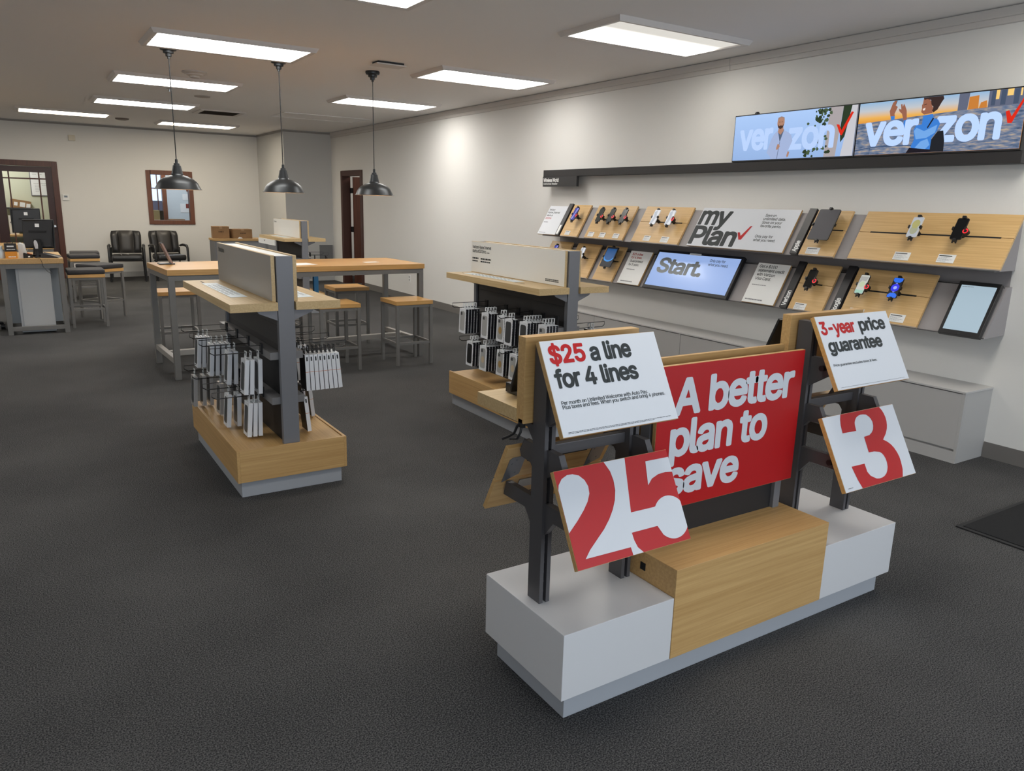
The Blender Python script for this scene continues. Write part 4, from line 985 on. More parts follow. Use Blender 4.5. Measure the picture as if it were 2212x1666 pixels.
def package(kind, w=.098, h=.19, d=.022):
    """hangs from local origin (on the hook), front face toward -X"""
    t = thing('case_package', 'x', 'phone case package')
    side = {'white': 0, 'mid': 1, 'line': 0, 'clear': 0}[kind[0]]
    back = 2 if kind[0] == 'line' else (0 if kind[0] != 'mid' else 1)
    bodym = {'clear': mat('clear_box', (168, 166, 164), .2)}.get(kind[0], mat('box_white', (224, 226, 230), .4))
    z0, z1 = -.03 - h, -.03
    MB().box(-d / 2, -w / 2, z0, d / 2, w / 2, z1, m=[0, 0, side, back, side, 0]).build('carton', [bodym, NAVY, BLACK], t, bevel=.001)
    mb = MB()
    n = 8
    ww, hh, r = w * .36, h * .40, .018
    pts = [(cx + r * math.cos(a), cz + r * math.sin(a)) for cx, cz, a0 in ((ww - r, hh - r, 0), (-ww + r, hh - r, 90), (-ww + r, -hh + r, 180), (ww - r, -hh + r, 270)) for a in (math.radians(a0 + 90 * k / n) for k in range(n + 1))]
    mb.poly(pts, -.0006, 0)
    if kind[1] in ('gold', 'tan'):
        mb.poly([(.022 * math.cos(a), -.01 + .026 * math.sin(a)) for a in (2 * PI * k / 16 for k in range(16))], -.001, 1)
    mb.rect(-ww + .008, hh - .03, -.002, hh - .008, -.001, 2)
    mb.build('case_window', [IMG['clear'] if kind[1] in ('gold', 'tan') else IMG[kind[1]], IMG.get(kind[1]), IMG['dark']], t, M=frame((-d / 2, 0, (z0 + z1) / 2), (0, -1, 0), (0, 0, 1)))
    if kind[0] == 'line':
        MB().box(-d / 2 - .0004, -w / 2 - .0005, z0 + h * .52, d / 2 + .0004, -w / 2 + .001, z0 + h * .53).box(-d / 2 - .0004, w / 2 - .001, z0 + h * .52, d / 2 + .0004, w / 2 + .0005, z0 + h * .53).build('colour_line', ORNG, t)
        MB().box(-.004, -w / 2 - .0005, z1 - .035, .004, -w / 2 + .001, z1 - .012).box(-.004, w / 2 - .001, z1 - .035, .004, w / 2 + .0005, z1 - .012).build('lettering', TYPE, t)
    if kind[0] == 'mid':
        mb = MB()
        rnd = random.Random(5)
        z = z0 + .008
        while z < z1 - .012:
            mb.box(-d / 2 + .0005, -w / 2 - .0005, z, -d / 2 + .0035, -w / 2 + .001, z + rnd.uniform(.003, .007))
            z += .0115
        mb.build('lettering', PLAIN, t)
    mb = MB().box(-.001, -.02, z1 - .002, .001, .02, -.012).box(-.001, -.02, -.013, .001, -.010, .008).box(-.001, .010, -.013, .001, .02, .008).box(-.001, -.02, .008, .001, .02, .014)
    mb.build('hang_tab', CLEAR if kind[0] != 'line' else mat('dark_tab', (52, 52, 54), .4), t)
    return t


protos = {}


def hang(kind, g, side, y, z, xs, first, rest, group, dims=()):
    """a row of packages on one hook, xs = distance of each from the gondola centre line; xs[0] is the outermost"""
    key = (kind, dims)
    gx, gy = g.location.x, g.location.y
    for k, x in enumerate(xs):
        a = .012 + {'line': .075, 'white': .07, 'mid': .03, 'clear': .05}[kind[0]] * (1 - k / len(xs))
        M = T(gx + side * x, gy + y, z - .004) @ Matrix.Rotation(0 if side < 0 else PI, 4, 'Z') @ Matrix.Rotation(a, 4, 'Y') @ Matrix.Rotation(random.uniform(-.012, .012) if kind[0] != 'line' else 0, 4, 'Z')
        if side > 0:      # mirror so that the printed spine faces the near end
            M = M @ Matrix.Rotation(0, 4, 'Z')
        if key not in protos:
            protos[key] = package(kind, *dims)
            o = protos[key]
            o.matrix_basis = M
        else:
            o = dup(protos[key], M=M)
        o['label'] = first if k == 0 else ORD[k] + ' from outer end: ' + rest
        if k == 0:
            if 'group' in o: del o['group']
        else:
            o['group'] = group


ORD = ('first', 'second', 'third', 'fourth', 'fifth', 'sixth', 'seventh', 'eighth')


def run(x0, n, p=.024):
    return [x0 - p * i for i in range(n)]


W, LN, MD = ('white', 'dark'), ('line', 'dark'), 'mid'
h = lambda kind, g, s, y, z, xs, a, b, gr, dims=(): hang(kind, g, s, y, z, xs, a, b, gr, dims)
h(W, gL, -1, .20, .747, [.175, .149, .109], 'outermost white box on the upper hook beside the gondola end post', 'white box on the upper hook by the end post', 'boxes on the first upper hook')
h(W, gL, -1, .48, .747, [.20, .17], 'outermost grey box on the second upper hook from the end post', 'grey box on the second upper hook', 'boxes on the second upper hook')
h(W, gL, -1, .75, .747, [.24, .21, .18, .15], 'outermost box on the third upper hook from the end post', 'box on the third upper hook from the end post', 'boxes on the third upper hook')
h(W, gL, -1, 1.02, .747, [.26, .235, .21], 'outermost box on the last upper hook of the near gondola', 'box on the last upper hook of the near gondola', 'boxes on the farthest upper hook')
h(W, gL, -1, .22, .502, [.165, .14, .115], 'outermost white box on the lower hook beside the end post', 'white box on the lower hook beside the end post', 'boxes on the first lower hook')
h(W, gL, -1, .46, .502, [.22, .17], 'outermost white box on the second lower hook from the post', 'white box on the second lower hook from the post', 'boxes on the second lower hook')
h(('clear', 'dark'), gL, -1, .76, .502, [.20], 'single clear package on the third lower hook of the near gondola', 'x', 'x')
h(('clear', 'dark'), gL, -1, 1.02, .502, [.30, .25, .21], 'outermost clear package low at the far end of the near gondola', 'clear package low on the near gondola', 'clear packages on the farthest lower hook')
h(LN, gL, 1, .17, .757, run(.305, 8, .0245), 'outermost slim white box of eight on the hook facing the stools', 'slim white box in the row of eight', 'eight slim boxes on one hook', (.105, .205, .0225))
h(LN, gL, 1, .45, .757, run(.215, 4, .0245), 'outermost slim white box on the hook behind the row of eight', 'slim white box on the hook behind the row of eight', 'slim boxes on the second hook', (.105, .205, .0225))
h(LN, gL, 1, .72, .757, run(.20, 4, .0245), 'outermost slim white box on the third hook behind the end post', 'slim white box on the third hook behind the end post', 'slim boxes on the third hook', (.105, .205, .0225))
h(LN, gL, 1, .98, .757, run(.175, 3, .0245), 'outermost slim white box on the hook at the far end of the stool side', 'slim white box at the far end of the stool side', 'slim boxes on the fourth hook', (.105, .205, .0225))
h(LN, gL, 1, .20, .512, [.125], 'slim white box alone on the lower hook facing the stools', 'x', 'x', (.105, .205, .0225))
h(LN, gL, 1, .50, .512, [.245, .205], 'outermost slim white box below the row of eight', 'inner slim white box below the row of eight', 'slim boxes on the second lower hook', (.105, .205, .0225))
D2 = (.10, .185, .022)
h(('mid', 'clear'), gM, -1, .98, .822, run(.285, 5), 'clear phone case box fronting the last upper hook along the internet gondola', 'box on the last upper hook along the internet gondola', 'boxes on the farthest upper hook of the internet gondola', D2)
h(('mid', 'clear'), gM, -1, .70, .822, run(.255, 4), 'clear phone case box fronting the next upper hook of the internet gondola', 'box on the second last upper hook of the internet gondola', 'boxes on the second upper hook of the internet gondola', D2)
h(('mid', 'gold'), gM, -1, .53, .822, run(.225, 2), 'phone case box with gold ring on the upper hook', 'box behind the gold ring box on the upper hook', 'gold ring boxes', D2)
h(('mid', 'dark'), gM, -1, .385, .822, run(.25, 2), 'two-tone grey phone case box hanging slightly behind its twin', 'box behind the two-tone grey one', 'two-tone boxes', D2)
h(('mid', 'dark'), gM, -1, .22, .822, run(.235, 6), 'two-tone grey phone case box heading a stack of six', 'black-edged box in the stack of six on the internet gondola', 'stack of six boxes', D2)
h(('mid', 'tan'), gM, -1, .06, .822, run(.19, 4), 'cream phone case box on the upper hook next to the price sign', 'black-edged box behind the cream one next to the price sign', 'boxes behind the cream case', D2)
h(('mid', 'black'), gM, -1, .90, .582, run(.265, 3), 'black phone case box on the last lower hook of the internet gondola', 'box behind the black case on the lower hook', 'boxes behind the black case', D2)
h(('mid', 'tan'), gM, -1, .70, .582, run(.265, 5), 'tan phone case box on the second lower hook of the internet gondola', 'box behind the tan case on the second lower hook', 'boxes behind the tan case', D2)
h(('mid', 'gold'), gM, -1, .50, .582, run(.24, 4), 'phone case box with gold ring on the lower hook', 'box behind the lower gold ring case', 'boxes behind the lower gold ring case', D2)
h(('mid', 'tan'), gM, -1, .33, .582, run(.24, 3), 'pale phone case box on the lower hook beside the black tablet', 'box behind the pale case beside the tablet', 'boxes behind the pale lower case', D2)
h(('mid', 'clear'), gM, 1, .10, .762, [.25, .226], 'boxed case on the far side of the internet gondola by the cabinets', 'second box on the far side of the internet gondola', 'boxes on the cabinet side', D2)
t = thing('hanging_pouch', 'blue pouch hanging from the gondola beyond the table', 'pouch', (3.345 + .155, 10.63, .80))
MB().box(-.035, -.03, -.62, .035, .03, -.05).build('pouch', mat('pouch_blue', (30, 88, 128), .5), t, bevel=.008)
MB().box(-.004, -.012, -.05, .004, .012, .006).build('hang_tab', BLACK, t)
t = thing('wrist_strap', 'black strap hanging beside the blue pouch on the gondola beyond the table', 'strap', (3.345 + .31, 10.63, .80))
MB().tube([(0, .012, 0), (.022, 0, -.03), (.026, 0, -.12), (.01, 0, -.26), (-.004, 0, -.2), (.002, 0, -.1), (0, -.012, -.003)], .008, 8).build('loop', BLACK, t)
# ------------------------------------------------------------------ display wall
t = thing('wall_shelving', 'two grey sloping ledges along the display wall with grey backing', 'wall shelving', (XW, 2.335, 0))
UP = [(-.001, 1.555), (-.068, 1.555), (-.25, 1.238), (-.25, 1.232), (-.001, 1.236)]
LOW = [(-.001, 1.130), (-.062, 1.130), (-.248, .822), (-.248, .814), (-.001, .822)]
a = MB().prism(UP, 'y', .048, 4.93).build('upper_ledge', SHELFG, t, bevel=.001)
b = MB().prism(LOW, 'y', .045, 4.93).build('lower_ledge', SHELFG, t, bevel=.001)
MB().box(-.004, .06, 1.1305, -.001, 4.93, 1.2315).build('back_panel', SHELFG, t)
mb = MB()
for zz, xx in ((1.128, -.064),):
    mb.box(-.066, .06, 1.122, -.0645, 4.9, 1.130)
mb.build('cable_groove', SLOT, t)
for zz, y0 in ((1.2322, .048), (.8142, .045)):
    MB().box(-.2535, y0, zz, -.2505, 4.93, zz + .005).build('front_lip', mat('lip_grey', (90, 87, 88), .5), t)


def wframe(yl, upper):
    return frame((5.028, yl, 1.250 if upper else .830), (0, -1, 0), (.19, 0, .33) if upper else (.19, 0, .342))


HU, HL = .381, .391
PHW = mat('phone_white', (226, 228, 232), .25)


def tray(yl, yr, upper, label, slot=(.30, .70), phones=(), card=()):
    """oak phone tray; phones: (u, kind, ring) ; u from the tray's left end"""
    M = wframe(yl, upper)
    w, h_ = yl - yr, (HU if upper else HL)
    t = thing('display_tray', label, 'display tray', M=M, group=None)
    zs = h_ * .565
    mb = MB().box(0, .0, 0, w, .018, zs - .0015).box(0, .0, zs + .0015, w, .018, h_)
    mb.build('board', light_oak('X'), t, bevel=.0012)
    MB().box(w * slot[0], -.0004, zs - .005, w * slot[1], .004, zs + .006).build('cable_slot', SLOT, t)
    MB().box(0, .0, -.007, w, .018, -.0002).build('front_edge', mat('edge_grey', (150, 138, 128), .5), t)
    for (u, kind, lbl, ring) in phones:
        phone(t, M, u + .0166 * (yl - u), zs, kind, lbl, ring)      # measured where the sight line meets the tray, the phone stands off it
    for (u, v, cw, ch, lbl) in card:
        c = thing('price_card', lbl, 'price card', M=M @ T(u, -.0008, v), group='price cards on the phone trays')
        MB().box(0, -.0022, 0, cw, 0, ch).build('card', PLAIN, c, bevel=.0004)
        mb = MB().rect(.006, ch * .76, cw * .8, ch * .86, -.0028)
        mb.build('lettering', TYPE, c)
        mb = MB()
        for k in range(5):
            smallprint(mb, .006, cw * (.55 + .35 * ((k * 7) % 3) / 2), ch * (.14 + .115 * k), ch * .03, -.0028, dens=cw * .08)
        mb.build('lettering', GREYTYPE, c)
    return t


def roundrect(w, h_, r, n=6, cx=0, cz=0):
    return [(cx + sx * (w / 2 - r) + r * math.cos(a), cz + sz * (h_ / 2 - r) + r * math.sin(a)) for sx, sz, a0 in ((1, 1, 0), (-1, 1, 90), (-1, -1, 180), (1, -1, 270)) for a in (math.radians(a0 + 90 * k / n) for k in range(n + 1))]


def phone(tr, M, u, zc, kind, label, ring=True):
    """phone in a claw mount standing off the tray"""
    w, h_ = (.072, .152)
    dv = .012
    if kind == 'fold': w, h_ = .172, .222
    if kind == 'tablet': w, h_, dv = .178, .255, .004
    off = .075
    g = MB().tube([(u, 0, zc), (u, -off + .012, zc + dv * .5)], .014, 14)
    for sx in (-1, 1):
        g.box(u + sx * (w / 2 + .0008), -off - .008, zc + dv - .011, u + sx * (w / 2 + .008), -off + .012, zc + dv + .011)
        g.box(u + sx * (w / 2 - .004), -off - .008, zc + dv - .009, u + sx * (w / 2 + .004), -off - .003, zc + dv + .009)
    g.box(u - w / 2, -off + .009, zc + dv - .006, u + w / 2, -off + .014, zc + dv + .006)
    for sz in (-1, 1):
        g.box(u - .006, -off + .009, zc + dv + min(0, sz * h_ / 2), u + .006, -off + .014, zc + dv + max(0, sz * h_ / 2))
        g.box(u - .011, -off - .008, zc + dv + sz * (h_ / 2 + .0075) - .0065, u + .011, -off + .014, zc + dv + sz * (h_ / 2 + .0075) + .0065)
        g.box(u - .009, -off - .008, zc + dv + sz * (h_ / 2) - .004, u + .009, -off - .003, zc + dv + sz * (h_ / 2) + .004)
    g.box(u - .016, -off + .004, zc + dv - h_ / 2 - .022, u - .008, -off + .012, zc + dv - h_ / 2)
    g.box(u + .006, -off + .004, zc + dv - h_ / 2 - .024, u + .014, -off + .012, zc + dv - h_ / 2)
    mo = g.build('phone_mount', BLACK, tr, bevel=.0012)
    if ring:
        rr = MB()
        cx, cz = u + w / 2 + .010, zc + dv - .018
        ro, ri = (.017, .0105)
        pts = [(cx + ro * math.cos(a), cz + ro * math.sin(a)) for a in (2 * PI * k / 24 for k in range(24))]
        g2 = MB().tube([(cx, -off + .02, cz), (cx, -off - .006, cz)], .019, 24)
        g2.build('sensor_puck', BLACK, mo)
        rr.poly(pts, -off - .0068, 0, [[(cx + ri * math.cos(a), cz + ri * math.sin(a)) for a in (2 * PI * k / 24 for k in range(24))]])
        rr.build('indicator_ring', mat('red_led', (235, 30, 40), emit=1.6), mo)
    P = M @ T(u, -off, zc + dv)
    cat = 'tablet' if kind == 'tablet' else 'smartphone'
    t = thing('tablet' if kind == 'tablet' else 'smartphone', label, cat, M=P, group=None)
    MB().prism(roundrect(w, h_, .010 if kind != 'tablet' else .012), 'y', 0, .0078).build('body', {'white': PHW, 'cream': mat('phone_cream', (206, 204, 196), .3)}.get(kind, BLACK), t)
    s = MB()
    if kind in ('black', 'back'):
        if kind == 'black':
            s.poly(roundrect(w - .006, h_ - .006, .008), -.0005)
            s.build('screen', mat('dark_screen', (10, 11, 13), .12), t)
        else:
            s.poly(roundrect(w - .004, h_ - .004, .009), -.0005)
            s.build('screen', mat('grey_green_screen', (52, 54, 50), .25), t)
    elif kind == 'blueback':
        s.poly(roundrect(w - .006, h_ - .006, .008), -.0005)
        s.poly([(-.03, -.06), (-.004, -.06), (.012, .02), (.03, .065), (.006, .07), (-.008, -.005)], -.0008, 1)
        s.build('screen', [mat('indigo', (52, 52, 176), emit=.6), mat('lilac', (150, 160, 236), emit=.7)], t)
    elif kind == 'white':
        s.poly(roundrect(w - .004, h_ - .004, .009), -.0005)
        s.poly([(-.032, -.07), (.0, -.07), (.02, .0), (.0, .07), (-.03, .05), (-.012, .0)], -.0008, 1)
        s.build('screen', [mat('white_screen', (228, 230, 236), emit=.8), mat('pale_screen', (200, 206, 216), emit=.7)], t)
    elif kind == 'cream':
        s.poly(roundrect(w - .006, h_ - .006, .008), -.0005)
        for cz in (.022, -.022):
            s.poly([(.026 * math.cos(a), cz + .032 * math.sin(a)) for a in (2 * PI * k / 28 for k in range(28))], -.0008 - (.0003 if cz > 0 else 0), 1 if cz > 0 else 2)
        s.build('screen', [mat('cream_screen', (206, 212, 222), emit=.6), mat('lemon', (196, 190, 120), emit=.62), mat('lemon_pale', (190, 192, 160), emit=.58)], t)
    elif kind == 'mint':
        s.poly(roundrect(w - .006, h_ - .006, .008), -.0005)
        s.poly([(.02 * math.cos(a), .0 + .022 * math.sin(a)) for a in (2 * PI * k / 24 for k in range(24))], -.0008, 1)
        s.rect(-.03, -.07, .03, -.045, -.0008, 2)
        s.poly([(-.03, .0), (-.01, .03), (.02, .025), (.03, .06), (-.03, .06)], -.0007, 3)
        s.build('screen', [mat('ivory_screen', (222, 224, 216), emit=.65), mat('lime_pale', (212, 226, 190), emit=.65), mat('mint', (176, 226, 208), emit=.65), mat('grey_pale', (196, 196, 192), emit=.6)], t)
    elif kind == 'blue':
        s.poly(roundrect(w - .004, h_ - .004, .008), -.0005)
        for sg in (-1, 1):
            s.poly([(-.033, sg * .074), (.033, sg * .074), (.033, sg * .054), (.018, sg * .04), (-.018, sg * .04), (-.033, sg * .054)], -.0008, 1)
            s.poly([(-.009, sg * .030), (.009, sg * .030), (0, sg * .037)], -.0008, 3)
        s.poly([(.030 * math.cos(a), .030 * math.sin(a)) for a in (2 * PI * k / 28 for k in range(28))], -.0009, 2)
        s.poly([(.013 * math.cos(a), .013 * math.sin(a)) for a in (2 * PI * k / 20 for k in range(20))], -.0012, 3)
        s.build('screen', [mat('night', (18, 20, 38), emit=.3), mat('azure', (34, 108, 235), emit=.9), mat('royal', (42, 46, 226), emit=.9), mat('periwinkle', (160, 176, 250), emit=.9)], t)
    elif kind == 'fold':
        s.poly(roundrect(w - .006, h_ - .006, .008), -.0005)
        q = [(-.076, .092), (.074, .092), (.074, .0)] + [(.074 * math.cos(a), -.002 - .045 * math.sin(a)) for a in (PI * k / 16 for k in range(1, 16))] + [(-.076, 0)]
        s.poly(q, -.0008, 1)
        s.poly([(.076 * math.cos(a), -.004 - .05 * math.sin(a)) for a in (PI * k / 16 for k in range(17))] + [(.062 * math.cos(a), -.006 - .032 * math.sin(a)) for a in (PI * k / 16 for k in range(16, -1, -1))], -.0011, 2)
        s.build('screen', [mat('night_blue', (16, 26, 46), emit=.3), mat('deep_blue', (26, 92, 158), emit=.6), mat('bright_blue', (34, 140, 220), emit=.9)], t)
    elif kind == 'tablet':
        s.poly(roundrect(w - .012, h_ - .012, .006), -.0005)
        s.build('screen', mat('tablet_reflection_grey', (66, 64, 70), .4, spec=.25), t)  # grey of the room's reflection put into the screen's base colour
    return t


CW, CH_ = .110, .062
tray(6.905, 6.60, True, 'narrow oak tray on the upper ledge with one indigo phone', (.3, .75), [(.078, 'blueback', 'indigo phone on narrow upper tray by the internet card', True)], [(.075, .012, .085, .048, 'price card below the indigo phone')])
tray(6.475, 5.865, True, 'oak tray on the upper ledge with three dark phones', (.1, .9), [(.085, 'back', 'dark phone next to the indigo one, of three on one tray', True), (.265, 'back', 'middle one of the three dark phones sharing a tray', True), (.455, 'back', 'dark phone next to the white phones, of three on one tray', True)],
     [(.05, .012, .09, .055, 'price card under the first of the three dark phones'), (.235, .012, .09, .055, 'price card under the middle of three dark phones'), (.45, .012, .09, .055, 'price card under the last of three dark phones')])
tray(5.73, 5.10, True, 'oak tray on the upper ledge with two white phones', (.25, .9), [(.172, 'white', 'taller white phone on the tray beside the plan sign', False), (.378, 'white', 'white phone with red light next to the plan sign', True)],
     [(.16, .012, .09, .055, 'grey price card under the taller white phone'), (.395, .008, .10, .06, 'blank white card under the white phone with red light')])
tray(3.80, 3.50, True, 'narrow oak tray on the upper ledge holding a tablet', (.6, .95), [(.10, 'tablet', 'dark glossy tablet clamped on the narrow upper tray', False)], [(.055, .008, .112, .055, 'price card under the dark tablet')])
tray(3.384, 2.346, True, 'widest oak tray at the end of the upper ledge with two phones', (.083, .93), [(.392, 'cream', 'phone with yellow circles wallpaper on the widest tray', False), (.69, 'black', 'black phone with red light on the widest tray', True)],
     [(.338, .014, .112, .060, 'price card under the phone with yellow circles'), (.637, .018, .112, .060, 'price card under the black phone on the widest tray')])
tray(7.30, 6.90, False, 'oak tray on the lower ledge, mostly behind the internet gondola', (.3, .7), [(.12, 'blueback', 'indigo phone peeking over the internet gondola header', False)])
tray(6.80, 6.40, False, 'oak tray on the lower ledge, second one behind the internet gondola', (.3, .7), [(.12, 'white', 'white phone mostly hidden by the internet gondola header', False)])
tray(6.305, 5.995, False, 'oak tray on the lower ledge with blue folding phone', (.6, .92), [(.10, 'fold', 'large unfolded phone with blue swirl on the lower ledge', False)])
tray(3.845, 3.545, False, 'narrow oak tray on the lower ledge with black phone', (.4, .7), [(.08, 'black', 'black phone with red light on narrow lower tray', True)], [(.052, .0, .102, .055, 'blank white card under the black phone on lower ledge')])
tray(3.398, 2.808, False, 'oak tray on the lower ledge with mint and blue phones', (.23, .85), [(.073, 'mint', 'phone with pale mint wallpaper on lower ledge', True), (.327, 'blue', 'phone with bright blue wallpaper on lower ledge', False)], [(.38, .013, .112, .060, 'price card under the bright blue phone'), (.07, .013, .112, .060, 'price card under the mint phone')])


def cardsign(yl, yr, upper, label, lines, h_=.36, edge=None, th=.016):
    M = wframe(yl, upper)
    w = yl - yr
    s = thing('card_sign', label, 'sign', M=M)
    MB().box(0, .0012, 0, w, th, h_).build('backing_board', edge or oak('X'), s)
    MB().box(.001, 0, .001, w - .001, .0012, h_ - .001).build('face', SIGNW if edge is None else PLAIN, s)
    for mt in {l[-1] for l in lines}:
        mb = MB()
        for l in lines:
            if l[-1] is mt:
                if l[0] == '~':
                    smallprint(mb, l[1], l[4], l[2], l[3], dens=.01)
                else:
                    letters(mb, l[0], l[1], l[2], l[3], l[4], l[5])
        mb.build('lettering', mt, s)
    return s


cardsign(7.345, 7.0, True, 'white home internet card at the end of the upper ledge', [('Verizon', .014, .300, .024, .125, 'M', TYPE), ('Home Internet', .014, .264, .024, .24, 'M', TYPE), ('starts at', .016, .228, .024, .13, 'M', TYPE), ('$35/mo.', .017, .192, .024, .135, 'M', CORAL), ('~', .018, .150, .006, .10, TYPE), ('~', .02, .02, .005, .15, TYPE)])
s = cardsign(4.985, 3.952, True, 'wide white plan sign with red check mark on the upper ledge', [('my', .0117, .2183, .176, .3605, 'B', TYPE), ('Plan', .004, .0250, .177, .5191, 'B', TYPE), ('Save on', .7096, .3120, .024, .82, 'M', TYPE), ('unlimited data.', .7035, .2790, .024, .925, 'M', TYPE), ('Save on your', .708, .2460, .024, .905, 'M', TYPE), ('favorite perks.', .7061, .2130, .024, .915, 'M', TYPE), ('Only pay for', .7027, .1180, .024, .88, 'M', TYPE), ('what you need.', .7012, .0850, .024, .92, 'M', TYPE)], .381)
MB().poly([(0.5061, 0.1543), (0.5299, 0.1556), (0.5545, 0.124), (0.6094, 0.2174), (0.6293, 0.2205), (0.5759, 0.0892), (0.5489, 0.0876)], -.0008).build('check_mark', RED, s)
cardsign(5.905, 5.59, False, 'white card with red headline beside the blue folding phone', [('$25 a line', .037, .314, .024, .19, 'M', CORAL), ('for 4 lines.', .040, .277, .024, .20, 'M', CORAL), ('Guaranteed', .045, .238, .024, .232, 'M', TYPE), ('for 3 years.', .047, .20, .024, .20, 'M', TYPE), ('~', .05, .155, .008, .17, GREYTYPE), ('~', .04, .024, .010, .21, GREYTYPE)], edge=oak('X'))
cardsign(4.307, 3.985, False, 'white card about a statement credit on the lower ledge', [('Get a $100', .0244, .318, .026, .201, 'M', TYPE), ('statement credit', .029, .281, .026, .29, 'M', TYPE), ('with Verizon', .031, .244, .026, .215, 'M', TYPE), ('Visa Card.', .032, .207, .026, .19, 'M', TYPE), ('~', .03, .158, .006, .17, GREYTYPE), ('~', .025, .024, .010, .20, GREYTYPE)], edge=oak('X'))

# black name strips beside the trays
def strip(y, upper, label, word, length):
    M = wframe(y, upper)
    h_ = HU if upper else HL
    s = thing('name_strip', label, 'name strip', M=M, group=None)
    MB().box(.0, -.012, -.004, .066, .018, h_ + .008).build('body', mat('strip_black', (40, 39, 41), .4), s, bevel=.002)
    if word:
        mb = MB()
        letters(mb, word, 0, 0, .040, length, 'B')
        mb.build('lettering', PLAIN, s, M=T(.052, -.0125, .012) @ Matrix.Rotation(-PI / 2, 4, 'Y'))
    else:
        MB().rect(.012, .01, .048, .12, -.0127).build('lettering', PLAIN, s)
    return s


strip(6.985, True, 'black strip with white end block beside the indigo phone tray', '', 0)
strip(3.875, True, 'black lettered strip beside the tablet tray', 'Apple', .095)
strip(3.918, False, 'black lettered strip beside the lower black phone tray', 'Verizon', .13)
strip(3.478, False, 'black lettered strip beside the mint phone tray', 'Google', .12)

# tilted screens on the lower ledge
SCRB = mat('pale_blue_screen', (150, 176, 226), .22, emit=.95, coat=.15)
M = wframe(5.508, False)
s = thing('tilted_screen', 'wide tilted screen on the lower ledge showing a pale blue slide', 'screen', M=M @ T(0, -.02, -.012))
MB().box(0, 0, 0, 1.05, .035, .40).build('housing', BLACK, s, bevel=.004)
MB().rect(.024, .03, 1.026, .376, -.0006).build('display', SCRB, s)
mb = letters(MB(), 'Start.', .085, .175, .150, .655)
mb.build('lettering', mat('slide_type', (132, 138, 140), .4), s)
mb = letters(MB(), 'Only pay for', .69, .325, .026, .87, 'M')
letters(mb, 'what you need.', .688, .287, .026, .92, 'M')
mb.build('lettering', mat('slide_small_type', (70, 84, 100), .4), s)
MB().box(.42, -.004, .372, .56, .02, .392).build('camera_bar', PLAIN, s, bevel=.002)
M = wframe(2.648, False)
s = thing('tilted_tablet', 'black-framed tablet with blank pale screen at the end of the lower ledge', 'tablet', M=M @ T(0, -.02, -.02))
MB().box(0, 0, 0, .262, .03, .378).build('housing', BLACK, s, bevel=.004)
MB().rect(.022, .032, .240, .350, -.0006).build('display', mat('pale_grey_screen', (178, 200, 214), .25, emit=.8, coat=.1), s)
MB().rect(.123, .008, .139, .022, -.0006).build('home_button', mat('button_grey', (40, 40, 42), .5), s)
smallprint(MB(), .03, .10, .337, .003, -.0009).build('lettering', GREYTYPE, s)

# picture rail shelf, sign block and the two big screens
t = thing('wall_rail', 'long black wall rail carrying the two big screens', 'wall rail', (XW, 2.40, 0))
MB().box(-.125, 0, 1.885, -.001, 5.07, 1.957).build('body', mat('rail_black', (38, 36, 37), .5), t, bevel=.002)
t = thing('shop_sign', 'small black shop sign hanging from the end of the wall rail', 'sign', (XW - .128, 7.47, 1.775))
MB().box(-.002, -.64, 0, .030, 0, .1095).build('panel', mat('sign_black', (46, 45, 46), .5), t)
mb = letters(MB(), 'Wireless World', .015, .052, .040, .31, 'B')
letters(mb, 'Authorized Retailer', .015, .022, .020, .29, 'M')
mb.build('lettering', PLAIN, t, M=frame((-.0022, 0, 0), (0, -1, 0), (0, 0, 1)))


def ES(name, rgb, k=1.0):
    return mat('picture_' + name, rgb, .5, emit=k, spec=.05)


def gradient(name, stops, axis='Z', lo_=0.0, hi_=1.0):
    mt = bpy.data.materials.new('picture_' + name)
    mt.use_nodes = True
    nt = mt.node_tree
    nt.nodes.remove(nt.nodes['Principled BSDF'])
    e = nt.nodes.new('ShaderNodeEmission')
    tc = nt.nodes.new('ShaderNodeTexCoord')
    sp = nt.nodes.new('ShaderNodeSeparateXYZ')
    mr = nt.nodes.new('ShaderNodeMapRange')
    mr.inputs['From Min'].default_value, mr.inputs['From Max'].default_value = lo_, hi_
    cr = nt.nodes.new('ShaderNodeValToRGB')
    els = cr.color_ramp.elements
    els[0].position, els[0].color = stops[0][0], (*lin(stops[0][1]), 1)
    els[1].position, els[1].color = stops[-1][0], (*lin(stops[-1][1]), 1)
    for p, c in stops[1:-1]:
        k = els.new(p)
        k.color = (*lin(c), 1)
    nt.links.new(tc.outputs['Object'], sp.inputs[0])
    nt.links.new(sp.outputs[axis], mr.inputs['Value'])
    nt.links.new(mr.outputs[0], cr.inputs['Fac'])
    nt.links.new(cr.outputs['Color'], e.inputs['Color'])
    nt.links.new(e.outputs[0], nt.nodes['Material Output'].inputs['Surface'])
    return mt


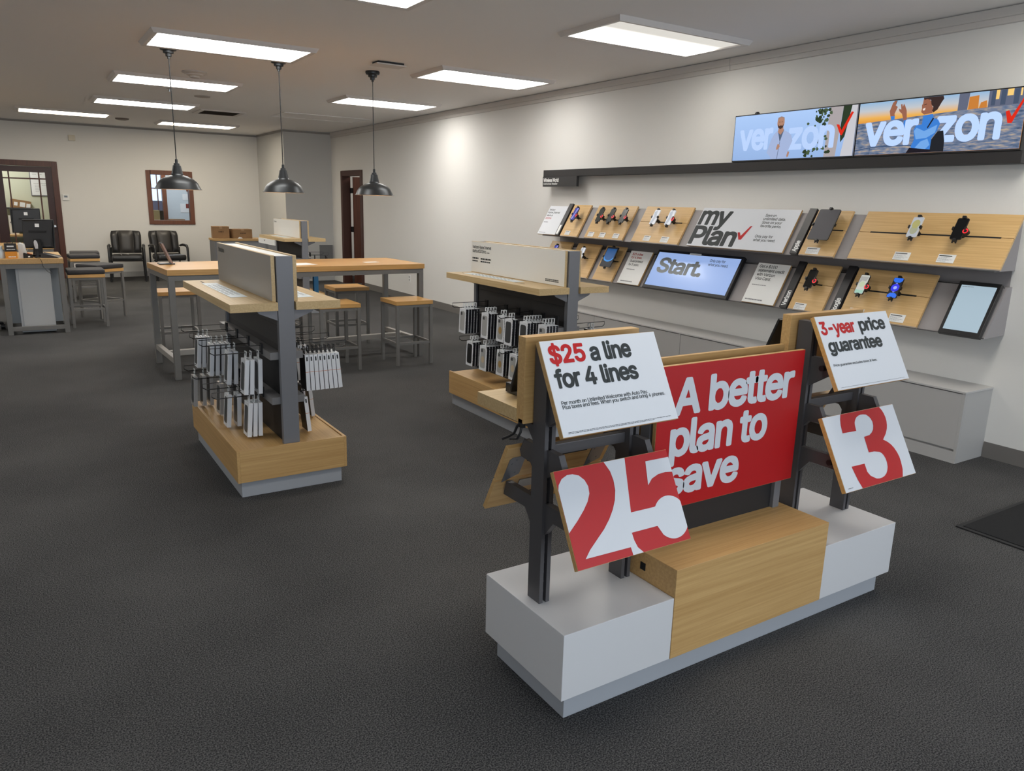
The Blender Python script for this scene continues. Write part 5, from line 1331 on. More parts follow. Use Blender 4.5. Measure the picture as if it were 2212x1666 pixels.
def waves(name, stops):
    mt = bpy.data.materials.new('picture_' + name)
    mt.use_nodes = True
    nt = mt.node_tree
    nt.nodes.remove(nt.nodes['Principled BSDF'])
    e = nt.nodes.new('ShaderNodeEmission')
    tc = nt.nodes.new('ShaderNodeTexCoord')
    mp = nt.nodes.new('ShaderNodeMapping')
    mp.inputs['Scale'].default_value = (9, 1, 42)
    n = nt.nodes.new('ShaderNodeTexNoise')
    n.inputs['Scale'].default_value = 1.6
    n.inputs['Detail'].default_value = 5
    cr = nt.nodes.new('ShaderNodeValToRGB')
    els = cr.color_ramp.elements
    els[0].position, els[0].color = stops[0][0], (*lin(stops[0][1]), 1)
    els[1].position, els[1].color = stops[-1][0], (*lin(stops[-1][1]), 1)
    for p, c in stops[1:-1]:
        els.new(p).color = (*lin(c), 1)
    L = nt.links.new
    L(tc.outputs['Object'], mp.inputs[0])
    L(mp.outputs[0], n.inputs['Vector'])
    L(n.outputs['Fac'], cr.inputs['Fac'])
    L(cr.outputs['Color'], e.inputs['Color'])
    L(e.outputs[0], nt.nodes['Material Output'].inputs['Surface'])
    return mt


TVZ = 1.958


def tv(yl, yr, label):
    w = yl - yr
    s = thing('wall_screen', label, 'wall screen', M=frame((XW - .13, yl, TVZ), (0, -1, 0), (0, 0, 1)), group='big screens above the display wall')
    MB().box(0, .001, 0, w, .06, .372).build('housing', BLACK, s, bevel=.002)
    return s, w


s, w_ = tv(4.672, 3.530, 'big wall screen showing a man in a pale hooded jacket')
MB().rect(.006, .012, w_ - .004, .364, 0).build('picture_sky', gradient('sky', [(0, (152, 182, 228)), (.5, (164, 194, 240)), (1, (176, 206, 250))], hi_=.37), s)
mb = letters(MB(), 'ver', .0686, .0985, .205, .405, 'B', y=-.0010)
mb.build('lettering', ES('faint', (182, 206, 246)), s)
mb = letters(MB(), 'zon', .555, .0860, .205, .966, 'B', y=-.0016)
mb.build('lettering', ES('faint', (182, 206, 246)), s)
mb = MB().poly([(.906, .364), (1.017, .364), (.9875, .0125), (.890, .0125)], -.0008, 0).poly([(1.086, .364), (1.1318, .364), (1.128, .0125), (1.03, .0125)], -.0008, 1).poly([(1.017, .364), (1.086, .364), (1.05, .15), (1.02, .11), (1.006, .2)], -.0008, 2).rect(1.131, .0125, 1.1378, .364, -.0008, 3)
mb.build('picture_posts', [ES('post_grey', (168, 160, 162)), ES('post_pale', (196, 196, 202)), ES('leaf_dark', (44, 58, 40)), ES('post_edge', (110, 105, 105))], s)
mb = MB()
rnd = random.Random(3)
for k in range(70):
    u = rnd.uniform(.70, .93)
    v = rnd.choice((rnd.uniform(.02, .09), rnd.uniform(.10, .2), rnd.uniform(.22, .355), rnd.uniform(.24, .35)))
    if u < .80 and not (.2 < v < .27 or v < .07): u += .09
    r_ = rnd.uniform(.007, .018)
    mb.poly([(u + r_ * rnd.uniform(.6, 1.3) * math.cos(a), min(.362, max(.0135, v + r_ * rnd.uniform(.6, 1.2) * math.sin(a)))) for a in (2 * PI * j / 6 for j in range(6))], -.0012 - k * 2e-6, k % 2)
mb.build('picture_leaves', [ES('leaf', (70, 88, 62)), ES('leaf_dark', (44, 58, 40))], s)
MB().poly([(0.9736, 0.2391), (0.9972, 0.237), (1.0204, 0.1952), (1.0869, 0.3211), (1.1055, 0.3151), (1.0275, 0.1591), (1.0141, 0.1625)], -.0022).build('check_mark', ES('tick_red', (214, 44, 26)), s)
mb = MB()
mb.poly([(.404, .0135), (.395, .035), (.358, .062), (.372, .10), (.395, .165), (.415, .20), (.455, .232), (.495, .235), (.555, .208), (.580, .19), (.598, .145), (.578, .10), (.56, .06), (.545, .0135)], -.0020, 0)
mb.poly([(.452, .225), (.492, .24), (.510, .232), (.478, .14)], -.0023, 1)
mb.poly([(.452, .215), (.456, .255), (.498, .255), (.506, .225), (.480, .195)], -.0024, 2)
mb.poly([(.473 + .034 * math.cos(a), .287 + .046 * math.sin(a)) for a in (2 * PI * k / 24 for k in range(24))], -.0026, 2)
mb.poly([(.445, .278), (.45, .25), (.474, .238), (.497, .25), (.502, .278), (.490, .262), (.474, .266), (.457, .262)], -.0028, 3)
mb.poly([(.440, .30), (.444, .325), (.473, .3335), (.502, .325), (.507, .30), (.497, .318), (.473, .326), (.452, .318)], -.0028, 4)
mb.rect(.455, .290, .468, .293, -.0028, 3).rect(.479, .290, .492, .293, -.0028, 3)
mb.poly([(.452, .10), (.46, .125), (.478, .122), (.484, .105), (.468, .085), (.45, .082)], -.0028, 2)
mb.poly([(.555, .035), (.565, .068), (.58, .06), (.574, .03), (.56, .02)], -.0028, 2)
mb.poly([(.476, .14), (.4815, .14), (.468, .0135), (.462, .0135)], -.0027, 5)
mb.build('picture_man', [ES('jacket', (160, 176, 212)), ES('shirt', (84, 98, 122)), ES('skin', (170, 128, 108)), ES('beard', (70, 50, 44)), ES('buzz', (150, 124, 116)), ES('seam', (110, 122, 150))], s)

s, w_ = tv(3.527, 2.412, 'big wall screen showing a woman in blue by the water')
MB().rect(.004, .012, w_ - .008, .364, 0).build('picture_sky', gradient('sunset', [(.62, (226, 150, 60)), (.72, (238, 180, 90)), (.85, (196, 200, 205)), (1, (150, 186, 220))], hi_=.364), s)
mb = MB()
mb.poly([(.70, .364), (.765, .364), (.76, .25), (.70, .25)], -.0006, 0).poly([(.765, .34), (.824, .344), (.828, .26), (.765, .26)], -.0007, 1).poly([(.84, .30), (.875, .31), (.88, .26), (.83, .26)], -.0007, 1)
mb.poly([(.883, .364), (w_ - .009, .364), (w_ - .009, .26), (.884, .26)], -.0006, 0)
for a, b, c, d_ in ((.925, .945, .31, .364), (.99, 1.025, .325, .364), (1.065, 1.075, .32, .364)):
    mb.rect(a, c, b, d_, -.0008, 2)
for a, b, c in ((.90, .925, 3), (.955, .985, 3), (1.03, 1.06, 3)):
    mb.rect(a, .275, b, .362, -.00085, c)
mb.build('picture_skyline', [ES('tower', (96, 102, 122)), ES('tower_gold', (196, 124, 56)), ES('glow', (240, 200, 120)), ES('tower_dark', (70, 82, 104))], s)
MB().poly([(.004, .0125), (w_ - .009, .0125), (w_ - .009, .272), (.70, .262), (.45, .250), (.004, .228)], -.0010).build('picture_water', waves('waves', [(.30, (66, 84, 112)), (.48, (112, 126, 152)), (.58, (150, 146, 150)), (.72, (202, 180, 150))]), s)
mb = MB().tube([(.004, 0, .045), (.14, 0, .062), (.30, 0, .066), (.44, 0, .06)], .0035, 6).tube([(.12, 0, .06), (.115, 0, .014)], .002, 6)
o = mb.build('picture_railing', ES('railing', (64, 84, 116)), s)
o.matrix_basis = Matrix.Diagonal((1, .02, 1, 1)) @ T(0, -.08, 0)
letters(MB(), 'ver', .0654, .0780, .205, .455, 'B', y=-.0020).build('lettering', ES('logo', (186, 212, 255)), s)
letters(MB(), 'zon', .575, .0820, .205, .9844, 'B', y=-.0020).build('lettering', ES('logo', (186, 212, 255)), s)
MB().poly([(0.9963, 0.2338), (1.0164, 0.2393), (1.0342, 0.2019), (1.094, 0.3178), (1.1060, 0.3177), (1.0408, 0.1633), (1.0161, 0.165)], -.0022).build('check_mark', ES('tick_red', (214, 44, 26)), s)
mb = MB()
mb.poly([(.236, .297), (.245, .324), (.2537, .352), (.270, .361), (.2805, .360), (.274, .333), (.2907, .320), (.274, .277), (.278, .262), (.246, .262)], -.0030, 1)
mb.poly([(.262, .362), (.284, .362), (.276, .335), (.262, .33)], -.0028, 5)
mb.poly([(.301, .308), (.319, .301), (.312, .334), (.321, .338), (.328, .318), (.333, .339), (.345, .32), (.3584, .2925), (.368, .232), (.345, .228), (.328, .273), (.306, .2914)], -.0030, 1)
mb.poly([(.246, .264), (.277, .268), (.280, .24), (.255, .235)], -.0029, 2)
mb.poly([(.346, .235), (.369, .238), (.373, .14), (.35, .14)], -.0018, 2)
mb.poly([(.479, .250), (.5446, .2556), (.5525, .229), (.585, .216), (.6015, .1886), (.582, .138), (.556, .103), (.558, .04), (.5552, .0135), (.47, .0135), (.4197, .0518), (.4377, .0986), (.4258, .1631), (.4402, .1889), (.4788, .1943)], -.0026, 2)
mb.poly([(.43, .155), (.445, .175), (.50, .15), (.585, .185), (.575, .135), (.52, .105), (.45, .10)], -.0031, 3)
mb.poly([(.485, .085), (.53, .10), (.55, .06), (.52, .03), (.45, .045)], -.0031, 3)
mb.poly([(.548, .232), (.556, .225), (.522, .165), (.516, .172)], -.0033, 5)
mb.poly([(.592, .1426), (.629, .1455), (.645, .08), (.648, .0135), (.556, .0135), (.557, .093)], -.0033, 5)
mb.poly([(.412, .047), (.558, .030), (.568, .0135), (.392, .0135)], -.0034, 6)
mb.poly([(.468, .361), (.4665, .3264), (.4607, .316), (.464, .294), (.4614, .273), (.484, .255), (.5387, .2614), (.5395, .2825), (.525, .33), (.50, .361)], -.0030, 1)
mb.poly([(.466, .363), (.598, .363), (.605, .345), (.5925, .3253), (.5696, .28), (.545, .2636), (.536, .275), (.540, .30), (.525, .315), (.518, .345), (.49, .352), (.475, .348)], -.0033, 4)
mb.poly([(.470, .292), (.488, .298), (.486, .283), (.474, .281)], -.0036, 7)
mb.poly([(.476, .318), (.494, .324), (.493, .319), (.477, .314)], -.0036, 4)
mb.poly([(.528, .295), (.537, .30), (.541, .288), (.534, .278), (.529, .283)], -.0036, 1)
mb.build('picture_woman', [BLACK, ES('skin_warm', (150, 98, 78)), ES('roll_neck', (60, 124, 206)), ES('roll_neck_pale', (112, 164, 226)), ES('curls', (58, 44, 42)), ES('pack', (34, 36, 42)), ES('trousers', (30, 26, 34)), ES('smile', (236, 222, 214))], s)
t = thing('wall_camera', 'tiny dark knob on top of the screen with the man', 'camera', (XW - .10, 4.47, TVZ + .372))
MB().lathe([(0, 0), (.02, 0), (.02, .008), (.012, .018), (0, .02)], seg=16).build('body', BLACK, t)

# low cabinets under the display wall
ys = [2.388, 3.655, 4.905, 6.155, 7.42]
nm = ['grey low cabinet at the door end of the display wall', 'grey low cabinet partly behind the red sign stand', 'grey low cabinet between red stand and internet gondola', 'grey low cabinet behind the internet gondola']
for k in range(4):
    y0, y1 = ys[k] + .001, ys[k + 1] - .001
    t = thing('low_cabinet', nm[k], 'cabinet', (XW, y0, 0), 'low cabinets along the display wall')
    d_ = y1 - y0
    MB().box(-.318, 0, 0, -.001, d_, .466).build('body', CABG, t)
    MB().box(-.338, 0, 0, -.3185, .018, .466).build('side_edge', CABG, t)
    MB().box(-.338, .0185, .092, -.319, d_ - .002, .460).build('door', CABG, t, bevel=.001)
    MB().box(-.337, 0.0185, 0, -.319, d_, .078).build('kickboard', CABG, t)
    MB().box(-.343, -.003 if k == 0 else 0, .4665, -.001, d_, .478).build('top', mat('cabinet_top', (188, 186, 184), .45), t, bevel=.001)

t = thing('floor_mat', 'black entrance mat on the carpet near the low cabinet', 'mat', (3.93, .2, 0))
MB().box(0, 0, .0005, 1.3, 1.635, .008).build('border', mat('mat_rubber', (26, 26, 28), .6), t, bevel=.003)
MB().box(.025, .025, .0078, 1.275, 1.61, .011).build('pile', mat('mat_pile', (17, 17, 19), .95, bump=(420, .8, .004)), t)
# ------------------------------------------------------------------ long table and stools
LEG = mat('leg_metal', (120, 118, 115), .45, .15)
t = thing('high_table', 'long high oak table on grey metal frame under the pendant lamps', 'table', (2.236, 7.49, 0), rz=math.radians(2.4))
TX, TY = 1.225, .445
MB().box(-TX, -TY, .906, TX, TY, .955).build('tabletop', honey_oak('X'), t, bevel=.002)
mb = MB()
for s in (-1, 1):
    mb.box(-TX + .055, s * (TY - .012) - (.05 if s > 0 else 0), .860, TX - .055, s * (TY - .012) + (.05 if s < 0 else 0), .904)
    mb.box(s * (TX - .008) - (.045 if s > 0 else 0), -TY + .06, .860, s * (TX - .008) + (.045 if s < 0 else 0), TY - .06, .904)
mb.build('apron', LEG, t, bevel=.0015)
for sx in (-1, 1):
    for sy in (-1, 1):
        x, y = sx * (TX - .033), sy * (TY - .036)
        MB().box(x - .025, y - .025, 0, x + .025, y + .025, .9055).build('leg', LEG, t, bevel=.002)
mb = MB()
for s in (-1, 1):
    mb.box(s * (TX - .033) - .022, -TY + .062, .138, s * (TX - .033) + .022, TY - .062, .188)
mb.box(-TX + .056, -.03, .138, TX - .056, .03, .188)
mb.build('footrail', mat('footrail_metal', (170, 166, 160), .4, .2), t, bevel=.002)
SEATB = honey_oak('X')


def stool_parts(t, cushion=False, seat=None):
    S, H = .195, .632
    MB().box(-S, -S, .594, S, S, H).build('seat', seat or SEATB, t, bevel=.002)
    for sx in (-1, 1):
        for sy in (-1, 1):
            x, y = sx * (S - .017), sy * (S - .017)
            MB().box(x - .015, y - .015, 0, x + .015, y + .015, .592).build('leg', LEG, t, bevel=.0015)
    for nm_, z0, z1 in (('seat_frame', .568, .5925), ('footrest', .205, .229)):
        mb = MB()
        for s in (-1, 1):
            mb.box(-S + .033, s * (S - .017) - .010, z0, S - .033, s * (S - .017) + .010, z1)
            mb.box(s * (S - .017) - .010, -S + .033, z0, s * (S - .017) + .010, S - .033, z1)
        mb.build(nm_, LEG, t, bevel=.001)
    if cushion:
        mb = MB().box(-S - .004, -S - .004, H + .001, S + .004, S + .004, H + .056)
        mb.build('cushion', mat('charcoal_cushion', (52, 50, 52), .7, bump=(500, .3, .002)), t, bevel=.018)
    return t


st = stool_parts(thing('bar_stool', 'oak-seated stool at the table end toward the display wall', 'stool', (3.185, 6.905, 0), 'oak stools round the long table'))
dup(st, 'oak-seated stool partly behind the near gondola shelf', M=T(2.445, 6.92, 0) @ Matrix.Rotation(-.02, 4, 'Z'))
dup(st, 'oak-seated stool on the far side of the table toward the ajar door', M=T(3.06, 8.22, 0) @ Matrix.Rotation(-.03, 4, 'Z'))
dup(st, 'oak-seated stool on the far side of the table near its tablet', M=T(1.31, 8.42, 0))
dup(st, 'oak-seated stool on the far side of the table, hidden by the gondola header', M=T(2.32, 8.30, 0))
sc_ = stool_parts(thing('bar_stool', 'cushioned stool right beside the service desk', 'stool', (.645, 10.56, 0), 'cushioned stools by the desk'), True)
dup(sc_, 'cushioned stool turned at an angle behind the one by the desk', M=T(.862, 11.28, 0) @ Matrix.Rotation(math.radians(34), 4, 'Z'))
dup(sc_, 'cushioned stool just in front of the last one by the back wall', M=T(.80, 13.15, 0) @ Matrix.Rotation(.05, 4, 'Z'))
dup(sc_, 'last cushioned stool of the row, next to the glazed door', M=T(.86, 13.78, 0) @ Matrix.Rotation(-.03, 4, 'Z'))

# tablet on the long table
t = thing('tablet_stand', 'rose-backed tablet on a slanted stand at the table end', 'tablet stand', (1.115, 7.62, .9555))
MB().box(-.06, -.055, 0, .075, .055, .010).build('base', mat('stand_dark', (46, 46, 48), .4, .4), t, bevel=.002)
MB().box(-.0475, -.045, 0, .0475, .045, .012).build('pad', mat('silver_pad', (170, 170, 170), .3, .6), t, bevel=.001)
MB().prism([(.045, .010), (.058, .010), (-.018, .19), (-.031, .186)], 'y', -.07, .07).build('tablet', mat('rose_back', (150, 126, 118), .35, .3), t, bevel=.002)
MB().box(-.034, -.015, .178, -.012, .015, .196).build('clamp', BLACK, t, bevel=.002)
t = thing('leaflet', 'white leaflet lying on the long table behind the near gondola', 'leaflet', (2.23, 7.31, .9555), rz=.2)
MB().box(-.16, -.11, 0, .16, .11, .002).build('sheet', PAPER, t)
t = thing('leaflet', 'small white card lying at the long table end toward the display wall', 'leaflet', (3.02, 7.40, .9555), rz=.1)
MB().box(-.075, -.04, 0, .075, .04, .002).build('sheet', PAPER, t)


# ------------------------------------------------------------------ service desks
def desk(x0, y0, x1, y1, label, panel):
    t = thing('service_desk', label, 'desk', (x0, y0, 0))
    w, d = x1 - x0, y1 - y0
    MB().box(0, 0, .790, w, d, .845).build('desktop', oak('Y'), t, bevel=.002)
    mb = MB()
    for a in ((.05, .006, w - .05, .05), (.05, d - .05, w - .05, d - .006), (.008, .05, .05, d - .05), (w - .05, .05, w - .008, d - .05)):
        MB().box(a[0], a[1], .738, a[2], a[3], .788).build('frame_rail', LEG, t, bevel=.0015)
        if panel: MB().box(a[0], a[1], .045, a[2], a[3], .09).build('frame_rail', LEG, t, bevel=.0015)
    for x in (.006, w - .056):
        for y in (.006, d - .056):
            MB().box(x, y, 0, x + .05, y + .05, .7885).build('leg', LEG, t, bevel=.002)
    if panel:
        mb = MB().box(.14, .09, .015, .475, d - .12, .737)
        mb.build('cabinet', mat('desk_cabinet', (186, 190, 194), .45), t, bevel=.002)
        MB().box(.165, .082, .05, .472, .0895, .735).build('cabinet_door', mat('desk_cabinet_door', (194, 196, 197), .45), t, bevel=.002)
        MB().box(.055, .30, .095, w - .055, .31, .737).build('modesty_panel', mat('desk_side', (128, 134, 140), .5), t)
    return t


desk(-.20, 10.075, .413, 11.25, 'oak-topped service desk with white cabinet, cut by the picture edge', True)
desk(-1.4, 12.7, .42, 13.4, 'second oak service desk behind the first, near the glazed door', False)
MON = mat('monitor_back', (44, 44, 46), .4)


def monitor(label, M, w, h_, lift, cables):
    t = thing('computer_monitor', label, 'monitor', M=M)
    MB().box(-w / 2, 0, lift, w / 2, .028, lift + h_).build('bezel', BLACK, t, bevel=.006)
    MB().prism([(-w / 2 + .02, lift + .02), (w / 2 - .02, lift + .02), (w / 2 - .02, lift + h_ - .02), (-w / 2 + .02, lift + h_ - .02)], 'y', -.028, 0).build('back_shell', MON, t, bevel=.008)
    MB().box(-.022, -.0295, lift + h_ * .72, .022, -.0275, lift + h_ * .84).build('emblem', PLAIN, t)
    MB().prism([(-.05, 0), (.05, 0), (.032, lift + .1), (-.032, lift + .1)], 'y', -.058, -.029).build('stand', BLACK, t, bevel=.003)
    MB().box(-.12, -.13, 0, .12, .06, .012).build('foot', BLACK, t, bevel=.004)
    MB().box(-.09, -.035, lift + h_ * .55, .09, -.028, lift + h_ * .60).build('vent_slot', SLOT, t)
    return t


monitor('black monitor seen from behind on the nearer service desk', T(.20, 10.52, .8455) @ Matrix.Rotation(-.35, 4, 'Z') @ Matrix.Rotation(-.12, 4, 'X'), .33, .33, .09, True)
monitor('black monitor seen from behind on the desk beyond, in front of the glazed door', T(.13, 12.95, .8455) @ Matrix.Rotation(.1, 4, 'Z'), .36, .34, .16, True)
t = thing('product_box', 'black and orange product box on the nearer service desk', 'box', (-.078, 10.20, .8455), rz=.1)
MB().box(-.055, -.03, 0, .055, .03, .075).build('lower_half', mat('box_orange', (214, 140, 36), .5), t)
MB().box(-.055, -.03, .075, .055, .03, .165).build('upper_half', mat('box_brown_black', (34, 28, 26), .5), t)
mb = MB().rect(-.035, .125, .03, .140, -.0306)
smallprint(mb, -.04, .04, .095, .008, -.0306, dens=.014)
smallprint(mb, -.03, .04, .012, .012, -.0306, dens=.02)
mb.build('lettering', PLAIN, t)
MB().tube([(-.025, 0, .164), (-.02, 0, .185), (.02, 0, .185), (.025, 0, .164)], .005, 8).build('carry_handle', BLACK, t)
t = thing('white_box', 'white leaning carton behind the black and orange product box', 'box', (.025, 10.28, .8455), rz=-.2)
MB().prism([(-.02, 0), (.045, 0), (.025, .15), (-.02, .165)], 'y', -.05, .05).build('carton', PLAIN, t, bevel=.002)
t = thing('spray_bottle', 'clear bottle at the picture edge on the nearer desk', 'bottle', (-.165, 10.22, .8455))
MB().lathe([(0, 0), (.025, 0), (.028, .01), (.028, .07), (.012, .1), (.012, .118), (0, .118)], seg=20).build('body', mat('bottle_clear', (196, 208, 216), .2), t)
MB().lathe([(0, .118), (.014, .118), (.014, .135), (0, .137)], seg=16).build('cap', PLAIN, t)
t = thing('card_reader', 'black card reader in front of the monitor with a white label', 'card reader', (.06, 10.27, .8455), rz=.4)
MB().prism([(-.04, 0), (.05, 0), (.05, .03), (-.04, .055)], 'y', -.05, .05).build('body', BLACK, t, bevel=.004)
MB().box(.0, -.052, .006, .02, -.049, .022).build('label_patch', PLAIN, t)
t = thing('hand_scanner', 'white scanner standing upright before the nearer monitor', 'scanner', (.172, 10.27, .8455))
MB().box(-.03, -.03, 0, .03, .03, .014).tube([(0, 0, .012), (0, 0, .10)], [.022, .016], 14).build('stand', BLACK, t, bevel=.002)
MB().tube([(0, 0, .10), (-.003, 0, .14), (-.006, 0, .175), (-.008, -.01, .19)], [.014, .02, .017, .008], 14).build('head', mat('pale_grey_plastic', (196, 196, 200), .4), t)
t = thing('orange_pouch', 'small orange item lying beside the monitor', 'pouch', (.075, 10.42, .8455))
MB().prism([(-.04, 0), (.05, 0), (.04, .03), (-.02, .045)], 'y', -.04, .04).build('body', mat('rust_orange', (172, 84, 54), .6), t, bevel=.006)
t = thing('card_terminal', 'dark slanted terminal base at the desk corner under the monitor', 'terminal', (.315, 10.24, .8455), rz=-.25)
MB().prism([(-.10, 0), (.075, 0), (.06, .012), (-.095, .05)], 'y', -.07, .09).build('body', mat('terminal_dark', (50, 50, 54), .4), t, bevel=.004)
MB().prism([(-.075, .04), (-.05, .04), (.03, .02), (.012, .018)], 'y', -.03, .03).build('cradle', STEEL, t)
mb = MB().tube([(.13, 10.20, .855), (.16, 10.10, .852), (.19, 10.07, .845), (.205, 10.063, .80), (.21, 10.060, .76), (.25, 10.060, .70), (.285, 10.062, .675), (.29, 10.063, .70), (.26, 10.066, .73)], .0022, 6)
tag(mb.build('cable', BLACK), 'thin black cable looping over the front edge of the nearer desk', 'cable')
mb = MB().tube([(.08, 10.60, .85), (.07, 10.62, .89), (.10, 10.64, .93), (.13, 10.60, .98)], .004, 8)
tag(mb.build('cable', mat('cream_cable', (190, 186, 160), .5)), 'cream cable curving up behind the nearer monitor', 'cable')
t = thing('office_chair', 'dark swivel chair base at the picture edge beside the desk', 'office chair', (-.52, 10.55, 0))
mb = MB()
for k in range(5):
    a = 2 * PI * k / 5 + .2
    mb.tube([(0, 0, .10), (.28 * math.cos(a), .28 * math.sin(a), .075)], [.03, .018], 10)
mb.build('star_base', BLACK, t)
for k in range(5):
    a = 2 * PI * k / 5 + .2
    x, y = .28 * math.cos(a), .28 * math.sin(a)
    MB().tube([(x - .02, y, .035), (x + .02, y, .035)], .033, 16).tube([(x, y, .03), (x, y, .08)], .010, 8).build('caster', BLACK, t)
MB().tube([(0, 0, .08), (0, 0, .44)], .028, 14).build('gas_lift', BLACK, t)
MB().box(-.24, -.24, .43, .24, .24, .51).build('seat', mat('chair_fabric', (38, 38, 40), .8), t, bevel=.03)
MB().box(-.23, .20, .58, .23, .26, .98).build('backrest', mat('chair_fabric', (38, 38, 40), .8), t, bevel=.025)
MB().box(-.03, .22, .44, .03, .245, .60).build('back_bar', BLACK, t)

# ------------------------------------------------------------------ waiting chairs by the back wall
LEATH = mat('black_leather', (40, 39, 39), .38, spec=.5)
LEATH2 = mat('black_leather_pleat', (58, 55, 53), .42)


def armchair(label, x, y, rz):
    t = thing('armchair', label, 'armchair', (x, y, 0), 'black armchairs by the back wall', rz)
    def pad(x0, x1, bulge, mt_, name):
        # a padded slab of the backrest, leaning back, rounded top
        mb = MB()
        nx, nz = 8, 10
        grid = []
        for j in range(nz + 1):
            row = []
            for i in range(nx + 1):
                u, v = i / nx, j / nz
                xx = x0 + (x1 - x0) * u
                zz = .50 + .40 * v
                nar = 1 - .10 * max(0, (v - .75) / .25) ** 2 - .06 * (1 - v)
                yy = .22 + .10 * v - bulge * (1 - (2 * u - 1) ** 4) * (1 - (2 * v - 1) ** 6)
                row.append((xx * nar, yy, zz + .012 * (1 - (xx / .27) ** 2) * v))
            grid.append(row)
        vs = [p for r in grid for p in r]
        back = [(p[0], .30 + .10 * (p[2] - .50) / .40, p[2]) for p in vs]
        W_ = nx + 1
        fs = [(j * W_ + i, j * W_ + i + 1, (j + 1) * W_ + i + 1, (j + 1) * W_ + i) for j in range(nz) for i in range(nx)]
        n = len(vs)
        fs += [tuple(n + k for k in reversed(f)) for f in fs]
        ring = [i for i in range(W_)] + [j * W_ + nx for j in range(1, nz + 1)] + [nz * W_ + i for i in range(nx - 1, -1, -1)] + [j * W_ for j in range(nz - 1, 0, -1)]
        fs += [(ring[k], ring[k - 1], ring[k - 1] + n, ring[k] + n) for k in range(len(ring))]
        mb.add(vs + back, fs, 0, True)
        return mb.build(name, mt_, t)
    pad(-.265, -.128, .045, LEATH, 'backrest_bolster')
    pad(-.126, .126, .05, LEATH2, 'backrest')
    pad(.128, .265, .045, LEATH, 'backrest_bolster')
    mb = MB().box(-.255, -.25, .375, .255, .24, .485)
    mb.build('seat', LEATH, t, bevel=.045)
    for s in (-1, 1):
        mb = MB().tube([(s * .29, -.22, .02), (s * .29, -.21, .40), (s * .29, -.19, .60), (s * .29, -.14, .645), (s * .29, .10, .65), (s * .285, .27, .63)], [.02, .02, .022, .026, .026, .02], 10)
        mb.build('armrest', BLACK, t)
        MB().tube([(s * .29, -.25, .014), (s * .29, .0, .014), (s * .28, .27, .014), (s * .27, .31, .30), (s * .27, .30, .60)], .016, 10).build('leg', BLACK, t)
    MB().box(-.28, -.05, .36, .28, .0, .385).build('under_frame', BLACK, t)
    return t


armchair('black leather armchair next to the cushioned stools', 1.69, 15.95, -.12)
armchair('black leather armchair below the framed inside window', 2.42, 15.98, .10)
mb = MB().tube([(1.58, 15.72, .49), (1.56, 15.76, .51), (1.60, 15.80, .515), (1.66, 15.76, .51), (1.70, 15.72, .505)], .006, 6)
tag(mb.build('cable', mat('grey_cord', (150, 148, 146), .5)), 'grey cord lying on the armchair next to the stools', 'cable')

# ------------------------------------------------------------------ side cabinet with cartons at the far end
t = thing('side_cabinet', 'grey cabinet with oak top below two cartons at the far end', 'cabinet', (2.96, 14.52, 0))
MB().box(.012, .012, 0, 1.36, .46, .80).build('body', mat('far_cabinet_grey', (120, 120, 122), .5), t, bevel=.002)
MB().box(0, 0, .802, 1.38, .47, .84).build('top', oak('X'), t, bevel=.002)
mb = MB()
for x in (.05, .5, .95):
    mb.box(x, .004, .04, x + .40, .0115, .76)
mb.build('door', mat('far_door_grey', (134, 134, 136), .5), t)
MB().box(.06, .0005, .62, .16, .004, .74).box(.2, .0005, .60, .27, .004, .72).build('notice', SLOT, t)
KRAFT = mat('kraft_card', (146, 112, 76), .75, noise=(8, .05))
KRAFTD = mat('kraft_tape', (168, 134, 98), .5)
for x, y, w, d, h_, lb_, rz in ((2.965, 14.645, .285, .28, .212, 'taller brown carton on the far grey cabinet', -.12), (3.315, 14.60, .34, .26, .165, 'lower brown carton beside the taller one on the far cabinet', .06)):
    t = thing('cardboard_box', lb_, 'box', (x, y, .8415), 'cartons on the far cabinet', rz)
    MB().box(0, 0, 0, w, d, h_).build('carton', KRAFT, t, bevel=.002)
    MB().box(w * .42, -.0006, h_ * .8, w * .58, d * .5, h_ + .0006).build('tape', KRAFTD, t)
    smallprint(MB(), w * .36, w * .66, h_ * .5, h_ * .12, -.0008, dens=.03).build('lettering', mat('kraft_print', (96, 70, 46), .7), t)
t = thing('crumpled_paper', 'small white crumpled paper on the far cabinet before the cartons', 'paper', (3.42, 14.56, .8415))
MB().prism([(-.04, 0), (.045, 0), (.02, .025), (-.01, .03)], 'y', -.02, .02).build('sheet', PAPER, t)

# ------------------------------------------------------------------ seen through the glazed door
t = thing('whiteboard', 'whiteboard with notes on the office wall behind the glazed door', 'whiteboard', (.33, YB + 1.9, 1.50))
MB().box(0, -.02, 0, .62, 0, .52).build('frame', STEEL, t)
MB().box(.015, -.022, .015, .605, -.019, .505).build('board', mat('board_white', (226, 228, 228), .3), t)
mb = MB()
for k, (a, b, z) in enumerate(((.05, .24, .46), (.05, .12, .42), (.16, .22, .42), (.06, .56, .245), (.08, .17, .21), (.20, .32, .21), (.08, .15, .18), (.08, .14, .15), (.08, .16, .12), (.08, .14, .09))):
    smallprint(mb, a, b, z, .006, -.0225, dens=.02)
mb.build('lettering', GREYTYPE, t)
t = thing('wall_shelf', 'dark shelf on the office wall holding a leaning carton', 'shelf', (-.42, YB + 1.6, 1.245))
MB().box(0, 0, 0, .72, .299, .02).build('board', BLACK, t)
MB().box(.1, .27, -.1, .13, .299, 0).box(.55, .27, -.1, .58, .299, 0).build('bracket', BLACK, t)
t = thing('cardboard_box', 'brown carton with white labels leaning on the office shelf', 'box', (-.05, YB + 1.70, 1.27), rz=.1)
MB().box(0, 0, 0, .34, .16, .17, M=Matrix.Rotation(.16, 4, 'Y')).build('carton', KRAFT, t)
